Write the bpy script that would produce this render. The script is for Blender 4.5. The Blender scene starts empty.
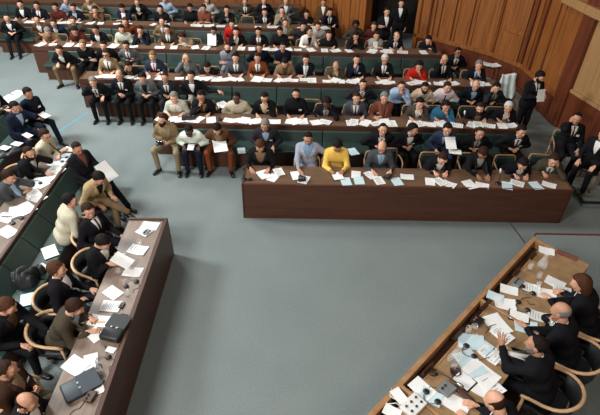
import bpy, bmesh, math, random
import numpy as np
from mathutils import Vector, Matrix

random.seed(7); rng = np.random.default_rng(7)
scene = bpy.context.scene
COL = scene.collection
PI = math.pi
def rad(a): return a * PI / 180

# ------------------------------------------------------------------ camera
F_PX, PITCH, ROLL, YAW, CAMZ = 494.14, 0.653387, 0.02571, 0.013473, 5.8245
_cp, _sp = math.cos(PITCH), math.sin(PITCH)
FW = np.array([math.sin(YAW) * _cp, math.cos(YAW) * _cp, -_sp])
_rt = np.array([math.cos(YAW), -math.sin(YAW), 0.0])
_up = np.cross(_rt, FW)
RT = _rt * math.cos(ROLL) + _up * math.sin(ROLL)
UP = -_rt * math.sin(ROLL) + _up * math.cos(ROLL)
EYE = np.array([0, 0, CAMZ])
cam = bpy.data.cameras.new('camera'); cam_o = bpy.data.objects.new('camera', cam); COL.objects.link(cam_o)
cam.sensor_fit = 'HORIZONTAL'; cam.sensor_width = 36.0; cam.lens = F_PX / 600 * 36.0
cam.clip_start = 0.05; cam.clip_end = 200
M4 = Matrix(((RT[0], UP[0], -FW[0], 0), (RT[1], UP[1], -FW[1], 0), (RT[2], UP[2], -FW[2], CAMZ), (0, 0, 0, 1)))
cam_o.matrix_world = M4
scene.camera = cam_o
def ray(x, y): return FW + RT * (x - 300) / F_PX - UP * (y - 207.5) / F_PX
def at(x, y, z=0.0):
    d = ray(x, y); t = (z - CAMZ) / d[2]; return EYE + t * d
def on_wall(x, y, A, B):
    d = ray(x, y); n = np.array([B[1] - A[1], A[0] - B[0]])
    t = (n[0] * (A[0]) + n[1] * (A[1])) / (n[0] * d[0] + n[1] * d[1])
    return EYE + t * d
def proj(P):
    d = np.asarray(P, float) - EYE; w = d @ FW
    return 300 + F_PX * (d @ RT) / w, 207.5 - F_PX * (d @ UP) / w

# ------------------------------------------------------------------ materials
def mat(name, rough=0.6, metallic=0.0):
    m = bpy.data.materials.new(name); m.use_nodes = True
    nt = m.node_tree; b = nt.nodes['Principled BSDF']
    b.inputs['Roughness'].default_value = rough; b.inputs['Metallic'].default_value = metallic
    return m, nt, b
def N(nt, t, **kw):
    n = nt.nodes.new(t)
    for k, v in kw.items(): setattr(n, k, v)
    return n
def ramp(nt, fac, cols):
    r = N(nt, 'ShaderNodeValToRGB'); e = r.color_ramp.elements
    while len(e) < len(cols): e.new(0.5)
    for i, (p, c) in enumerate(cols): e[i].position = p; e[i].color = (*c, 1)
    nt.links.new(fac, r.inputs['Fac']); return r.outputs['Color']
def noise(nt, scale, detail=4, sc=(1, 1, 1), coord='Object', rough=0.55):
    tc = N(nt, 'ShaderNodeTexCoord'); mp = N(nt, 'ShaderNodeMapping'); mp.inputs['Scale'].default_value = sc
    nt.links.new(tc.outputs[coord], mp.inputs['Vector'])
    n = N(nt, 'ShaderNodeTexNoise'); n.inputs['Scale'].default_value = scale; n.inputs['Detail'].default_value = detail
    n.inputs['Roughness'].default_value = rough
    nt.links.new(mp.outputs['Vector'], n.inputs['Vector']); return n.outputs['Fac']
def bump(nt, b, fac, strength=0.2, dist=0.01):
    bp = N(nt, 'ShaderNodeBump'); bp.inputs['Strength'].default_value = strength; bp.inputs['Distance'].default_value = dist
    nt.links.new(fac, bp.inputs['Height']); nt.links.new(bp.outputs['Normal'], b.inputs['Normal'])
def wood(name, c0, c1, c2, sc=(1, 1, 1), scale=6, rough=0.4, spec=0.4):
    m, nt, b = mat(name, rough); b.inputs['Specular IOR Level'].default_value = spec
    f = noise(nt, scale, 6, sc)
    nt.links.new(ramp(nt, f, [(0.25, c0), (0.5, c1), (0.75, c2)]), b.inputs['Base Color'])
    bump(nt, b, f, 0.05, 0.01); return m
def simple(name, c, rough=0.6, metallic=0.0, var=0.15, scale=25):
    m, nt, b = mat(name, rough, metallic)
    f = noise(nt, scale, 4)
    lo = tuple(x * (1 - var) for x in c); hi = tuple(min(1, x * (1 + var)) for x in c)
    nt.links.new(ramp(nt, f, [(0.3, lo), (0.7, hi)]), b.inputs['Base Color']); return m
def tinted(name, rough, var, scale, bstr, spec=0.3, sheen=0.0):
    """colour comes from the object's own colour, broken up by noise"""
    m, nt, b = mat(name, rough); b.inputs['Specular IOR Level'].default_value = spec
    oi = N(nt, 'ShaderNodeObjectInfo'); f = noise(nt, scale, 5)
    mr = N(nt, 'ShaderNodeMapRange'); mr.inputs['From Min'].default_value = 0.25; mr.inputs['From Max'].default_value = 0.75
    mr.inputs['To Min'].default_value = 1 - var; mr.inputs['To Max'].default_value = 1 + var
    nt.links.new(f, mr.inputs['Value'])
    vm = N(nt, 'ShaderNodeVectorMath', operation='SCALE')
    nt.links.new(oi.outputs['Color'], vm.inputs[0]); nt.links.new(mr.outputs['Result'], vm.inputs['Scale'])
    nt.links.new(vm.outputs['Vector'], b.inputs['Base Color'])
    if bstr: bump(nt, b, noise(nt, scale * 0.5, 3), bstr, 0.02)
    if sheen: b.inputs['Sheen Weight'].default_value = sheen
    return m
M = {}
def carpet():
    m, nt, b = mat('carpet', 0.95); b.inputs['Specular IOR Level'].default_value = 0.1
    f1 = noise(nt, 1.1, 5, (1, 1, 1)); f2 = noise(nt, 45, 4)
    c1 = ramp(nt, f1, [(0.3, CARPET_LO), (0.7, CARPET_HI)])
    mx = N(nt, 'ShaderNodeMix', data_type='RGBA', blend_type='MULTIPLY'); mx.inputs['Factor'].default_value = 0.5
    nt.links.new(c1, mx.inputs['A']); nt.links.new(ramp(nt, f2, [(0.3, (.7, .7, .7)), (0.7, (1.15, 1.15, 1.15))]), mx.inputs['B'])
    nt.links.new(mx.outputs['Result'], b.inputs['Base Color']); bump(nt, b, f2, 0.4, 0.01); return m
CARPET_LO, CARPET_HI = (.176, .208, .203), (.198, .231, .225)
M['carpet'] = carpet()
M['panel'] = wood('wall_wood', (.15, .048, .012), (.25, .085, .021), (.34, .125, .033), (7, 7, .5), 2.2, 0.4)
M['panel_red'] = wood('red_wall_wood', (.075, .018, .008), (.12, .03, .012), (.16, .045, .018), (7, 7, .5), 2.2, 0.4)
M['panel_tan'] = wood('tan_wall_wood', (.26, .14, .055), (.34, .19, .08), (.40, .23, .10), (7, 7, .5), 2.2, 0.4)
M['desk_front'] = wood('desk_front_wood', (.055, .022, .013), (.078, .030, .017), (.10, .039, .022), (.6, 7, 7), 3, 0.45)
M['desk_front_y'] = wood('desk_front_wood_lengthwise', (.055, .026, .017), (.075, .034, .021), (.095, .044, .027), (7, .6, 7), 3, 0.45)
M['desk_top'] = wood('desk_top_wood', (.10, .058, .035), (.135, .078, .047), (.165, .098, .060), (.6, 5, 5), 4, 0.35)
M['desk_top_y'] = wood('desk_top_wood_lengthwise', (.155, .115, .088), (.195, .145, .112), (.235, .175, .138), (5, .6, 5), 4, 0.35)
M['podium_top'] = wood('podium_top_wood', (.22, .135, .065), (.30, .19, .098), (.37, .235, .12), (2, 2, 2), 4, 0.35)
M['podium_edge'] = wood('podium_edge_wood', (.26, .135, .06), (.35, .185, .085), (.42, .235, .115), (2, 2, 2), 5, 0.4)
M['podium_dark'] = wood('podium_dark_wood', (.03, .012, .008), (.045, .018, .011), (.06, .025, .015), (2, 2, 2), 5, 0.4)
M['chair_wood'] = wood('chair_beech_wood', (.24, .13, .06), (.30, .17, .085), (.36, .21, .11), (3, 3, 3), 6, 0.4)
M['cream_wood'] = wood('bent_beech_wood', (.42, .25, .13), (.52, .33, .18), (.60, .40, .23), (3, 3, 3), 6, 0.35)
def leather(name, lo, hi):
    m, nt, b = mat(name, 0.5); f = noise(nt, 3, 4); g = noise(nt, 120, 2)
    nt.links.new(ramp(nt, f, [(0.3, lo), (0.7, hi)]), b.inputs['Base Color']); bump(nt, b, g, 0.1, 0.005); return m
M['green'] = leather('green_leather', (.013, .030, .025), (.020, .042, .035))
M['dark_leather'] = leather('black_leather', (.010, .012, .013), (.018, .020, .021))
M['cloth'] = tinted('wool_cloth', 0.9, 0.14, 40, 0.22, 0.06, 0.0)
M['shirt'] = tinted('cotton_shirt', 0.75, 0.06, 20, 0.25, 0.2)
M['skin'] = tinted('skin', 0.5, 0.10, 18, 0.05, 0.35)
M['hair'] = tinted('hair', 0.7, 0.35, 60, 0.6, 0.10)
M['paper'] = simple('paper', (.78, .79, .77), 0.8, 0, 0.04, 8)
M['paper_blue'] = simple('bluish_paper', (.52, .66, .70), 0.8, 0, 0.05, 8)
M['black'] = simple('black_plastic', (.014, .014, .016), 0.35)
M['shoe'] = simple('shoe_leather', (.012, .010, .010), 0.3)
M['metal'] = simple('brushed_metal', (.55, .55, .53), 0.3, 1.0, 0.08, 60)
M['grey'] = simple('grey_plastic', (.18, .19, .19), 0.45)
M['white'] = simple('white_enamel', (.72, .73, .70), 0.35, 0, 0.05)
M['eye'] = simple('eye', (.02, .015, .012), 0.2)
M['tape'] = simple('blue_tape', (.10, .30, .42), 0.6)
M['brownbag'] = leather('brown_leather', (.05, .03, .02), (.09, .05, .03))
M['navy_leather'] = leather('navy_leather', (.012, .020, .030), (.02, .032, .045))
M['ink'] = simple('ink_print', (.06, .06, .07), 0.8)
M['amber'] = simple('amber_plastic', (.30, .10, .04), 0.4)
M['dark_room'] = simple('corridor_shade_tone', (.02, .014, .012), 0.8)  # near-black walls: the unlit corridor's darkness is put into the colour
def glassm(name, col):
    m, nt, b = mat(name, 0.04); b.inputs['Alpha'].default_value = .12; b.inputs['Specular IOR Level'].default_value = 1.0
    f = noise(nt, 3, 1)
    nt.links.new(ramp(nt, f, [(0, col), (1, tuple(min(1, c * 1.03) for c in col))]), b.inputs['Base Color']); return m
M['glass'] = glassm('clear_glass', (.93, .95, .95))
def plasticsheet():
    m, nt, b = mat('pale_raincoat', 0.35); f = noise(nt, 9, 4)
    nt.links.new(ramp(nt, f, [(0.3, (.42, .48, .47)), (0.7, (.62, .67, .65))]), b.inputs['Base Color']); bump(nt, b, f, 0.6, 0.03); return m
M['raincoat'] = plasticsheet()

# ------------------------------------------------------------------ mesh helpers
def mesh_from(V, Fc, name, smooth=True):
    me = bpy.data.meshes.new(name)
    V = np.asarray(V, np.float32)
    if isinstance(Fc, np.ndarray) and Fc.ndim == 2:
        n, k = Fc.shape
        me.vertices.add(len(V)); me.vertices.foreach_set('co', V.ravel())
        me.loops.add(n * k); me.loops.foreach_set('vertex_index', Fc.astype(np.int32).ravel())
        me.polygons.add(n); me.polygons.foreach_set('loop_start', np.arange(0, n * k, k, dtype=np.int32))
        me.polygons.foreach_set('loop_total', np.full(n, k, np.int32))
        me.update(calc_edges=True)
    else:
        me.from_pydata([tuple(map(float, v)) for v in V], [], [list(f) for f in Fc])
    me.polygons.foreach_set('use_smooth', [smooth] * len(me.polygons))
    me.update(); return me
def link(name, me, parent=None, m=None, loc=None, rz=None, color=None, obmat=False):
    o = bpy.data.objects.new(name, me); COL.objects.link(o)
    if parent is not None: o.parent = parent
    if m is not None and not me.materials: me.materials.append(m)
    if loc is not None: o.location = loc
    if rz is not None: o.rotation_euler = (0, 0, rz)
    if color is not None: o.color = (*color[:3], 1)
    return o
def empty(name, loc=(0, 0, 0), rz=0):
    o = bpy.data.objects.new(name, None); COL.objects.link(o); o.location = loc; o.rotation_euler = (0, 0, rz)
    o.empty_display_size = 0.1; return o
def tag(o, label=None, cat=None, group=None, kind=None):
    if label: o['label'] = label
    if cat: o['category'] = cat
    if group: o['group'] = group
    if kind: o['kind'] = kind
    return o
class MB:
    """collects shapes and links them as one mesh object"""
    def __init__(s): s.v = []; s.f = []; s.mi = []
    def add(s, v, f, mi=0):
        o = len(s.v); s.v += [tuple(map(float, q)) for q in v]; s.f += [[i + o for i in q] for q in f]; s.mi += [mi] * len(f); return s
    def bm(s, b, mi=0):
        b.verts.index_update(); s.add([v.co for v in b.verts], [[v.index for v in f.verts] for f in b.faces], mi); b.free(); return s
    def box(s, lo, hi, bev=0.006, rot=None, mi=0, piv=None):
        b = bmesh.new(); bmesh.ops.create_cube(b, size=1)
        lo = Vector(lo); hi = Vector(hi); c = (lo + hi) / 2; d = hi - lo
        for v in b.verts: v.co = Vector((v.co.x * d.x, v.co.y * d.y, v.co.z * d.z))
        bev = min(bev, 0.45 * min(d))
        if bev > 0: bmesh.ops.bevel(b, geom=list(b.edges), offset=bev, segments=2, affect='EDGES', profile=0.5)
        for v in b.verts: v.co = ((rot @ v.co) if rot else v.co) + c
        return s.bm(b, mi)
    def prism(s, pts, z0, z1, mi=0, bev=0.004):
        b = bmesh.new(); a = [b.verts.new((p[0], p[1], z0)) for p in pts]; f = b.faces.new(a)
        r = bmesh.ops.extrude_face_region(b, geom=[f]); 
        for v in [g for g in r['geom'] if isinstance(g, bmesh.types.BMVert)]: v.co.z = z1
        bmesh.ops.recalc_face_normals(b, faces=list(b.faces))
        if bev: bmesh.ops.bevel(b, geom=list(b.edges), offset=bev, segments=1, affect='EDGES')
        return s.bm(b, mi)
    def tube(s, pts, r, n=8, mi=0, closed=False, flat=1.0):
        P = [Vector(p) for p in pts]; m = len(P); R = r if hasattr(r, '__len__') else [r] * m
        V = []; Fc = []; up = None
        for i in range(m):
            a = P[(i - 1) % m] if (closed or i > 0) else P[i]; c = P[(i + 1) % m] if (closed or i < m - 1) else P[i]
            t = (c - a).normalized()
            if up is None: up = Vector((0, 0, 1)) if abs(t.z) < 0.9 else Vector((0, 1, 0))
            x = t.cross(up).normalized(); y = x.cross(t).normalized()
            if abs(t.z) >= 0.9 and i > 0: pass
            up = y
            for k in range(n):
                an = 2 * PI * k / n; V.append(P[i] + x * math.cos(an) * R[i] + y * math.sin(an) * R[i] * flat)
        for i in range(m if closed else m - 1):
            j = (i + 1) % m
            for k in range(n):
                k2 = (k + 1) % n; Fc.append([i * n + k2, i * n + k, j * n + k, j * n + k2][::-1])
        if not closed: Fc.append(list(range(n))[::-1]); Fc.append([(m - 1) * n + k for k in range(n)])
        return s.add(V, Fc, mi)
    def lathe(s, prof, c=(0, 0, 0), n=16, mi=0):
        V = []; Fc = []; m = len(prof)
        for r, z in prof:
            for k in range(n): an = 2 * PI * k / n; V.append((c[0] + r * math.cos(an), c[1] + r * math.sin(an), c[2] + z))
        for i in range(m - 1):
            for k in range(n): k2 = (k + 1) % n; Fc.append([i * n + k, i * n + k2, (i + 1) * n + k2, (i + 1) * n + k])
        Fc.append(list(range(n))[::-1]); Fc.append([(m - 1) * n + k for k in range(n)])
        return s.add(V, Fc, mi)
    def mesh(s, name, mats, smooth=False):
        me = mesh_from(np.array(s.v), s.f, name, smooth)
        for m in (mats if isinstance(mats, (list, tuple)) else [mats]): me.materials.append(m)
        if any(s.mi): me.polygons.foreach_set('material_index', s.mi)
        return me
    def build(s, name, mats, parent=None, smooth=False):
        return link(name, s.mesh(name, mats, smooth), parent)
def structure(name, mb, m, smooth=False):
    o = mb.build(name, m, None, smooth); o['kind'] = 'structure'; return o

# ------------------------------------------------------------------ signed-distance bodies
def d_cone(P, a, b, r1, r2):
    a = np.asarray(a, float); b = np.asarray(b, float); ab = b - a; L = max(ab @ ab, 1e-9)
    pa = P - a; t = np.clip((pa @ ab) / L, 0, 1)
    return np.linalg.norm(pa - t[..., None] * ab, axis=-1) - (r1 + t * (r2 - r1))
def d_ell(P, c, r, R=None):
    q = P - np.asarray(c, float)
    if R is not None: q = q @ R
    r = np.asarray(r, float); k0 = np.linalg.norm(q / r, axis=-1); k1 = np.linalg.norm(q / r ** 2, axis=-1)
    return k0 * (k0 - 1) / np.maximum(k1, 1e-6)
def smin(a, b, k):
    h = np.maximum(k - np.abs(a - b), 0) / k; return np.minimum(a, b) - h * h * k * 0.25
def dprim(P, p): return d_cone(P, *p[1:5]) if p[0] == 'c' else d_ell(P, *p[1:4])
def pbox(p):
    if p[0] == 'c':
        a, b = np.asarray(p[1], float), np.asarray(p[2], float); r = max(p[3], p[4]); return np.minimum(a, b) - r, np.maximum(a, b) + r
    c = np.asarray(p[1], float); r = max(p[2]); return c - r, c + r
def sdf_at(prims, k, P):
    D = np.full(P.shape[:-1], 9.0)
    for p in prims: D = smin(D, dprim(P, p), k)
    return D
def net(D, org, h):
    S = D < 0; nx, ny, nz = D.shape
    acc = np.zeros((nx - 1, ny - 1, nz - 1, 3)); cnt = np.zeros((nx - 1, ny - 1, nz - 1))
    cor = [(i, j, k) for i in (0, 1) for j in (0, 1) for k in (0, 1)]
    sl = lambda c: (slice(c[0], nx - 1 + c[0]), slice(c[1], ny - 1 + c[1]), slice(c[2], nz - 1 + c[2]))
    for a in cor:
        for ax in range(3):
            if a[ax]: continue
            b = list(a); b[ax] = 1; b = tuple(b)
            da, db = D[sl(a)], D[sl(b)]; x = (da < 0) != (db < 0)
            t = np.where(x, da / np.where(x, da - db, 1), 0)
            for q in range(3): acc[..., q] += np.where(x, a[q] + (t if q == ax else 0), 0)
            cnt += x
    act = cnt > 0; idx = np.full(act.shape, -1); idx[act] = np.arange(act.sum())
    ii = np.argwhere(act); V = (ii + acc[act] / cnt[act][:, None]) * h + org
    Q = []
    for ax in range(3):
        lo = [slice(1, -1)] * 3; lo[ax] = slice(0, -1); hi = [slice(1, -1)] * 3; hi[ax] = slice(1, None)
        a = S[tuple(lo)]; b = S[tuple(hi)]
        for sgn in (0, 1):
            e = np.argwhere((a & ~b) if sgn == 0 else (~a & b))
            if not len(e): continue
            off = np.array([1, 1, 1]); off[ax] = 0; e = e + off
            u, w = (ax + 1) % 3, (ax + 2) % 3
            du = np.zeros(3, int); du[u] = 1; dw = np.zeros(3, int); dw[w] = 1
            g = [e - du - dw, e - dw, e, e - du]
            if sgn: g = g[::-1]
            Q.append(np.stack([idx[tuple(q.T)] for q in g], 1))
    Fq = np.concatenate(Q) if Q else np.zeros((0, 4), int)
    return V, Fq[(Fq >= 0).all(1)]
def sdf_mesh(prims, k, h, subtract=(), post=None):
    lo = np.min([pbox(p)[0] for p in prims], 0) - 2.5 * h - k * .3; hi = np.max([pbox(p)[1] for p in prims], 0) + 2.5 * h + k * .3
    n = np.ceil((hi - lo) / h).astype(int) + 1
    ax = [lo[i] + h * np.arange(n[i]) for i in range(3)]
    D = np.full(n, 0.5)
    for p in prims:
        a, b = pbox(p); i0 = np.clip(((a - k - 2 * h - lo) / h).astype(int), 0, n - 1); i1 = np.clip(((b + k + 2 * h - lo) / h).astype(int) + 2, 1, n)
        s = tuple(slice(i0[q], i1[q]) for q in range(3))
        P = np.stack(np.meshgrid(*[ax[q][s[q]] for q in range(3)], indexing='ij'), -1)
        D[s] = smin(D[s], dprim(P, p), k)
    if subtract or post:
        P = np.stack(np.meshgrid(*ax, indexing='ij'), -1)
        for p in subtract: D = np.maximum(D, -dprim(P, p))
        if post: D = post(P, D)
    return net(D, lo, h)

# ---- head (faces -Y, centre of the skull at the origin)
HEADP = [('e', (0, .012, .022), (.076, .096, .090)), ('e', (0, -.022, -.028), (.060, .070, .075)),
         ('c', (0, -.058, -.088), (0, -.052, -.070), .026, .034), ('c', (-.040, -.020, -.065), (-.018, -.058, -.088), .022, .020), ('c', (.040, -.020, -.065), (.018, -.058, -.088), .022, .020),
         ('c', (-.036, -.070, .024), (.036, -.070, .024), .020, .020), ('e', (-.036, -.066, -.024), (.026, .022, .024)), ('e', (.036, -.066, -.024), (.026, .022, .024))]
HEADN = [('c', (0, -.090, .012), (0, -.112, -.026), .008, .013), ('c', (-.013, -.098, -.030), (.013, -.098, -.030), .009, .009),
         ('c', (-.018, -.086, -.056), (.018, -.086, -.056), .008, .008), ('c', (-.015, -.084, -.066), (.015, -.084, -.066), .009, .009)]
EARS = [('e', (s * .078, .008, -.012), (.011, .022, .034)) for s in (-1, 1)]
def head_field(P):
    D = np.full(P.shape[:-1], 9.0)
    for p in HEADP: D = smin(D, dprim(P, p), .03)
    for p in HEADN: D = smin(D, dprim(P, p), .012)
    for s in (-1, 1):
        D = np.maximum(D, -(d_ell(P, (s * .031, -.098, .004), (.019, .018, .011))) - .0)
        D = smin(D, d_ell(P, (s * .031, -.081, .004), (.014, .013, .012)), .004)
    for p in EARS: D = smin(D, dprim(P, p), .008)
    return D
def skull_field(P):
    D = np.full(P.shape[:-1], 9.0)
    for p in HEADP: D = smin(D, dprim(P, p), .03)
    return D
def grid_mesh(fn, lo, hi, h):
    ax = [np.arange(lo[i], hi[i] + h, h) for i in range(3)]
    P = np.stack(np.meshgrid(*ax, indexing='ij'), -1); return net(fn(P), np.array(lo, float), h)
HEAD = {q: grid_mesh(head_field, (-.11, -.145, -.135), (.11, .13, .13), h) for q, h in (('hi', .0058), ('lo', .0095))}
def eyes_mesh():
    mb = MB()
    for s in (-1, 1):
        b = bmesh.new(); bmesh.ops.create_uvsphere(b, u_segments=8, v_segments=6, radius=.0075)
        for v in b.verts: v.co += Vector((s * .031, -.0885, .004))
        mb.bm(b)
    return np.array(mb.v), mb.f
EYES = eyes_mesh()
def hair_fn(style):
    def fn(P):
        x, y, z = P[..., 0], P[..., 1], P[..., 2]; sk = skull_field(P)
        t = {'short': .010, 'thin': .007, 'bald': .007, 'full': .018, 'bushy': .034, 'long': .020, 'cap': .012}[style]
        if style == 'bald':
            line = np.interp(y, [-.09, -.04, 0, .05, .09], [.09, .045, -.02, -.07, -.085]); D = np.maximum(sk - t, line - z)
            D = np.maximum(D, z - np.interp(y, [-.03, .03, .10], [.02, .045, .055]))
            for q in (-1, 1): D = np.minimum(D, d_cone(P, (q * .046, -.082, .025), (q * .017, -.094, .028), .0045, .0055))
            return D
        if style == 'thin': line = np.interp(y, [-.10, -.05, -.02, .015, .06], [.14, .085, .035, -.01, -.075])
        else: line = np.interp(y, [-.10, -.07, -.025, .012, .05], [.090, .074, .034, -.012, -.088])
        sk = sk + .0035 * np.sin(x * 95 + 2 * np.sin(y * 60)) * np.sin(y * 70 + z * 55) ; line = line + .006 * np.sin(x * 110) + .022 * np.clip((np.abs(x) - .025) / .03, 0, 1) * (y < -.02); D = np.maximum(sk - t, (line - z) * .8)
        for q in (-1, 1): D = np.minimum(D, d_cone(P, (q * .046, -.082, .025), (q * .017, -.094, .028), .0045, .0055))
        if style == 'bushy': D = smin(D, np.maximum(d_ell(P, (0, .025, .035), (.108, .112, .105)), (line - z) * .8), .01)
        if style == 'full': D = smin(D, np.maximum(d_ell(P, (0, .02, .03), (.090, .103, .098)), (line - z) * .8), .01)
        if style == 'long':
            l = d_ell(P, (0, .045, -.03), (.098, .075, .155)); l = np.maximum(l, -(d_ell(P, (0, -.075, -.06), (.062, .10, .15))))
            D = smin(D, l, .02)
        return D
    return fn
def beard_fn(P):
    x, y, z = P[..., 0], P[..., 1], P[..., 2]; sk = smin(skull_field(P), d_cone(P, (0, -.070, -.105), (0, -.06, -.08), .022, .03), .02)
    D = np.maximum(sk - .012, z + np.interp(np.abs(x), [0, .03, .06, .08], [.036, .040, .045, .0]))
    D = np.maximum(D, y - np.interp(z, [-.1, -.02], [-.02, .02]))
    return np.maximum(D, -d_ell(P, (0, -.1, -.061), (.020, .03, .006)))
_b = ((-.13, -.14, -.21), (.13, .16, .17))
HAIRV = {s: grid_mesh(hair_fn(s), *_b, .0085) for s in ('short', 'thin', 'bald', 'full', 'bushy', 'long')}
HAIRM = {s: mesh_from(v, f, 'hair') for s, (v, f) in HAIRV.items()}
_v, _f = grid_mesh(beard_fn, *_b, .0075); BEARDM = mesh_from(_v, _f, 'beard')
def glasses_mesh(dark):
    mb = MB()
    for s in (-1, 1):
        pts = [(s * .033 + .023 * math.cos(a), -.107 + .004 * abs(math.cos(a)), .004 + .018 * math.sin(a)) for a in [2 * PI * i / 12 for i in range(12)]]
        mb.tube(pts, .0026, 5, closed=True)
        if dark: mb.add(pts, [list(range(12))] if s > 0 else [list(range(12))])
        mb.tube([(s * .055, -.105, .006), (s * .078, -.04, .006), (s * .081, .01, .004)], .0024, 5)
    mb.tube([(-.011, -.109, .006), (.011, -.109, .006)], .0026, 5)
    return mb.mesh('glasses', M['black'])
GLASSM = {d: glasses_mesh(d) for d in (False, True)}
for me in list(HAIRM.values()) + [BEARDM]: me.materials.append(M['hair'])

# ---- hand (wrist at origin, fingers towards +Z, palm faces -Y, thumb on +X)
def hand_mesh(curl, spread=1.0, h=.0052):
    pr = [('c', (0, 0, -.03), (0, 0, .012), .021, .024), ('c', (-.020, 0, .03), (-.026, 0, .078), .017, .014), ('c', (.016, 0, .03), (.022, 0, .082), .018, .014), ('c', (0, 0, .02), (0, 0, .082), .019, .014)]
    fingers = []
    for i, (bx, L) in enumerate(((.027, .074), (.009, .082), (-.010, .076), (-.027, .060))):
        p = np.array([bx, 0, .084]); a = 0; ch = [p]
        for q, fr in enumerate((.45, .30, .25)):
            a += curl[q]; d = np.array([(bx * .12 * spread) / .027, -math.sin(a), math.cos(a)]); d /= np.linalg.norm(d); p = p + d * L * fr; ch.append(p)
        fingers.append(ch)
    V0 = []; F0 = []; o = 0
    def addm(v, f):
        nonlocal o
        V0.append(v); F0.append(f + o); o += len(v)
    prims = list(pr)
    for ch in fingers:
        for q in range(3): prims.append(('c', ch[q], ch[q + 1], .0088 - .0008 * q, .0082 - .0008 * q))
    prims += [('c', (.018, -.006, .018), (.044, -.016, .048), .014, .0105), ('c', (.044, -.016, .048), (.052, -.026, .074), .0105, .0085)]
    return sdf_mesh(prims, .006, h)
HANDS = {'relaxed': hand_mesh((.35, .5, .4)), 'flat': hand_mesh((.10, .12, .10), 1.6), 'fist': hand_mesh((1.2, 1.3, .9), .4), 'open': hand_mesh((.05, .12, .1), 2.4)}
HANDS_LO = {'relaxed': hand_mesh((.35, .5, .4), 1, .0075), 'flat': hand_mesh((.10, .12, .10), 1.6, .0075), 'fist': hand_mesh((1.2, 1.3, .9), .4, .0075), 'open': hand_mesh((.05, .12, .1), 2.4, .0075)}

def rotm(ax, a):
    c, s = math.cos(a), math.sin(a)
    if ax == 'x': return np.array([[1, 0, 0], [0, c, -s], [0, s, c]])
    if ax == 'y': return np.array([[c, 0, s], [0, 1, 0], [-s, 0, c]])
    return np.array([[c, -s, 0], [s, c, 0], [0, 0, 1]])
def unit(v): v = np.asarray(v, float); return v / max(np.linalg.norm(v), 1e-9)
def frame(zdir, ydir):
    z = unit(zdir); y = np.asarray(ydir, float); y = unit(y - z * (y @ z)); x = np.cross(y, z); return np.stack([x, y, z], 1)

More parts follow.
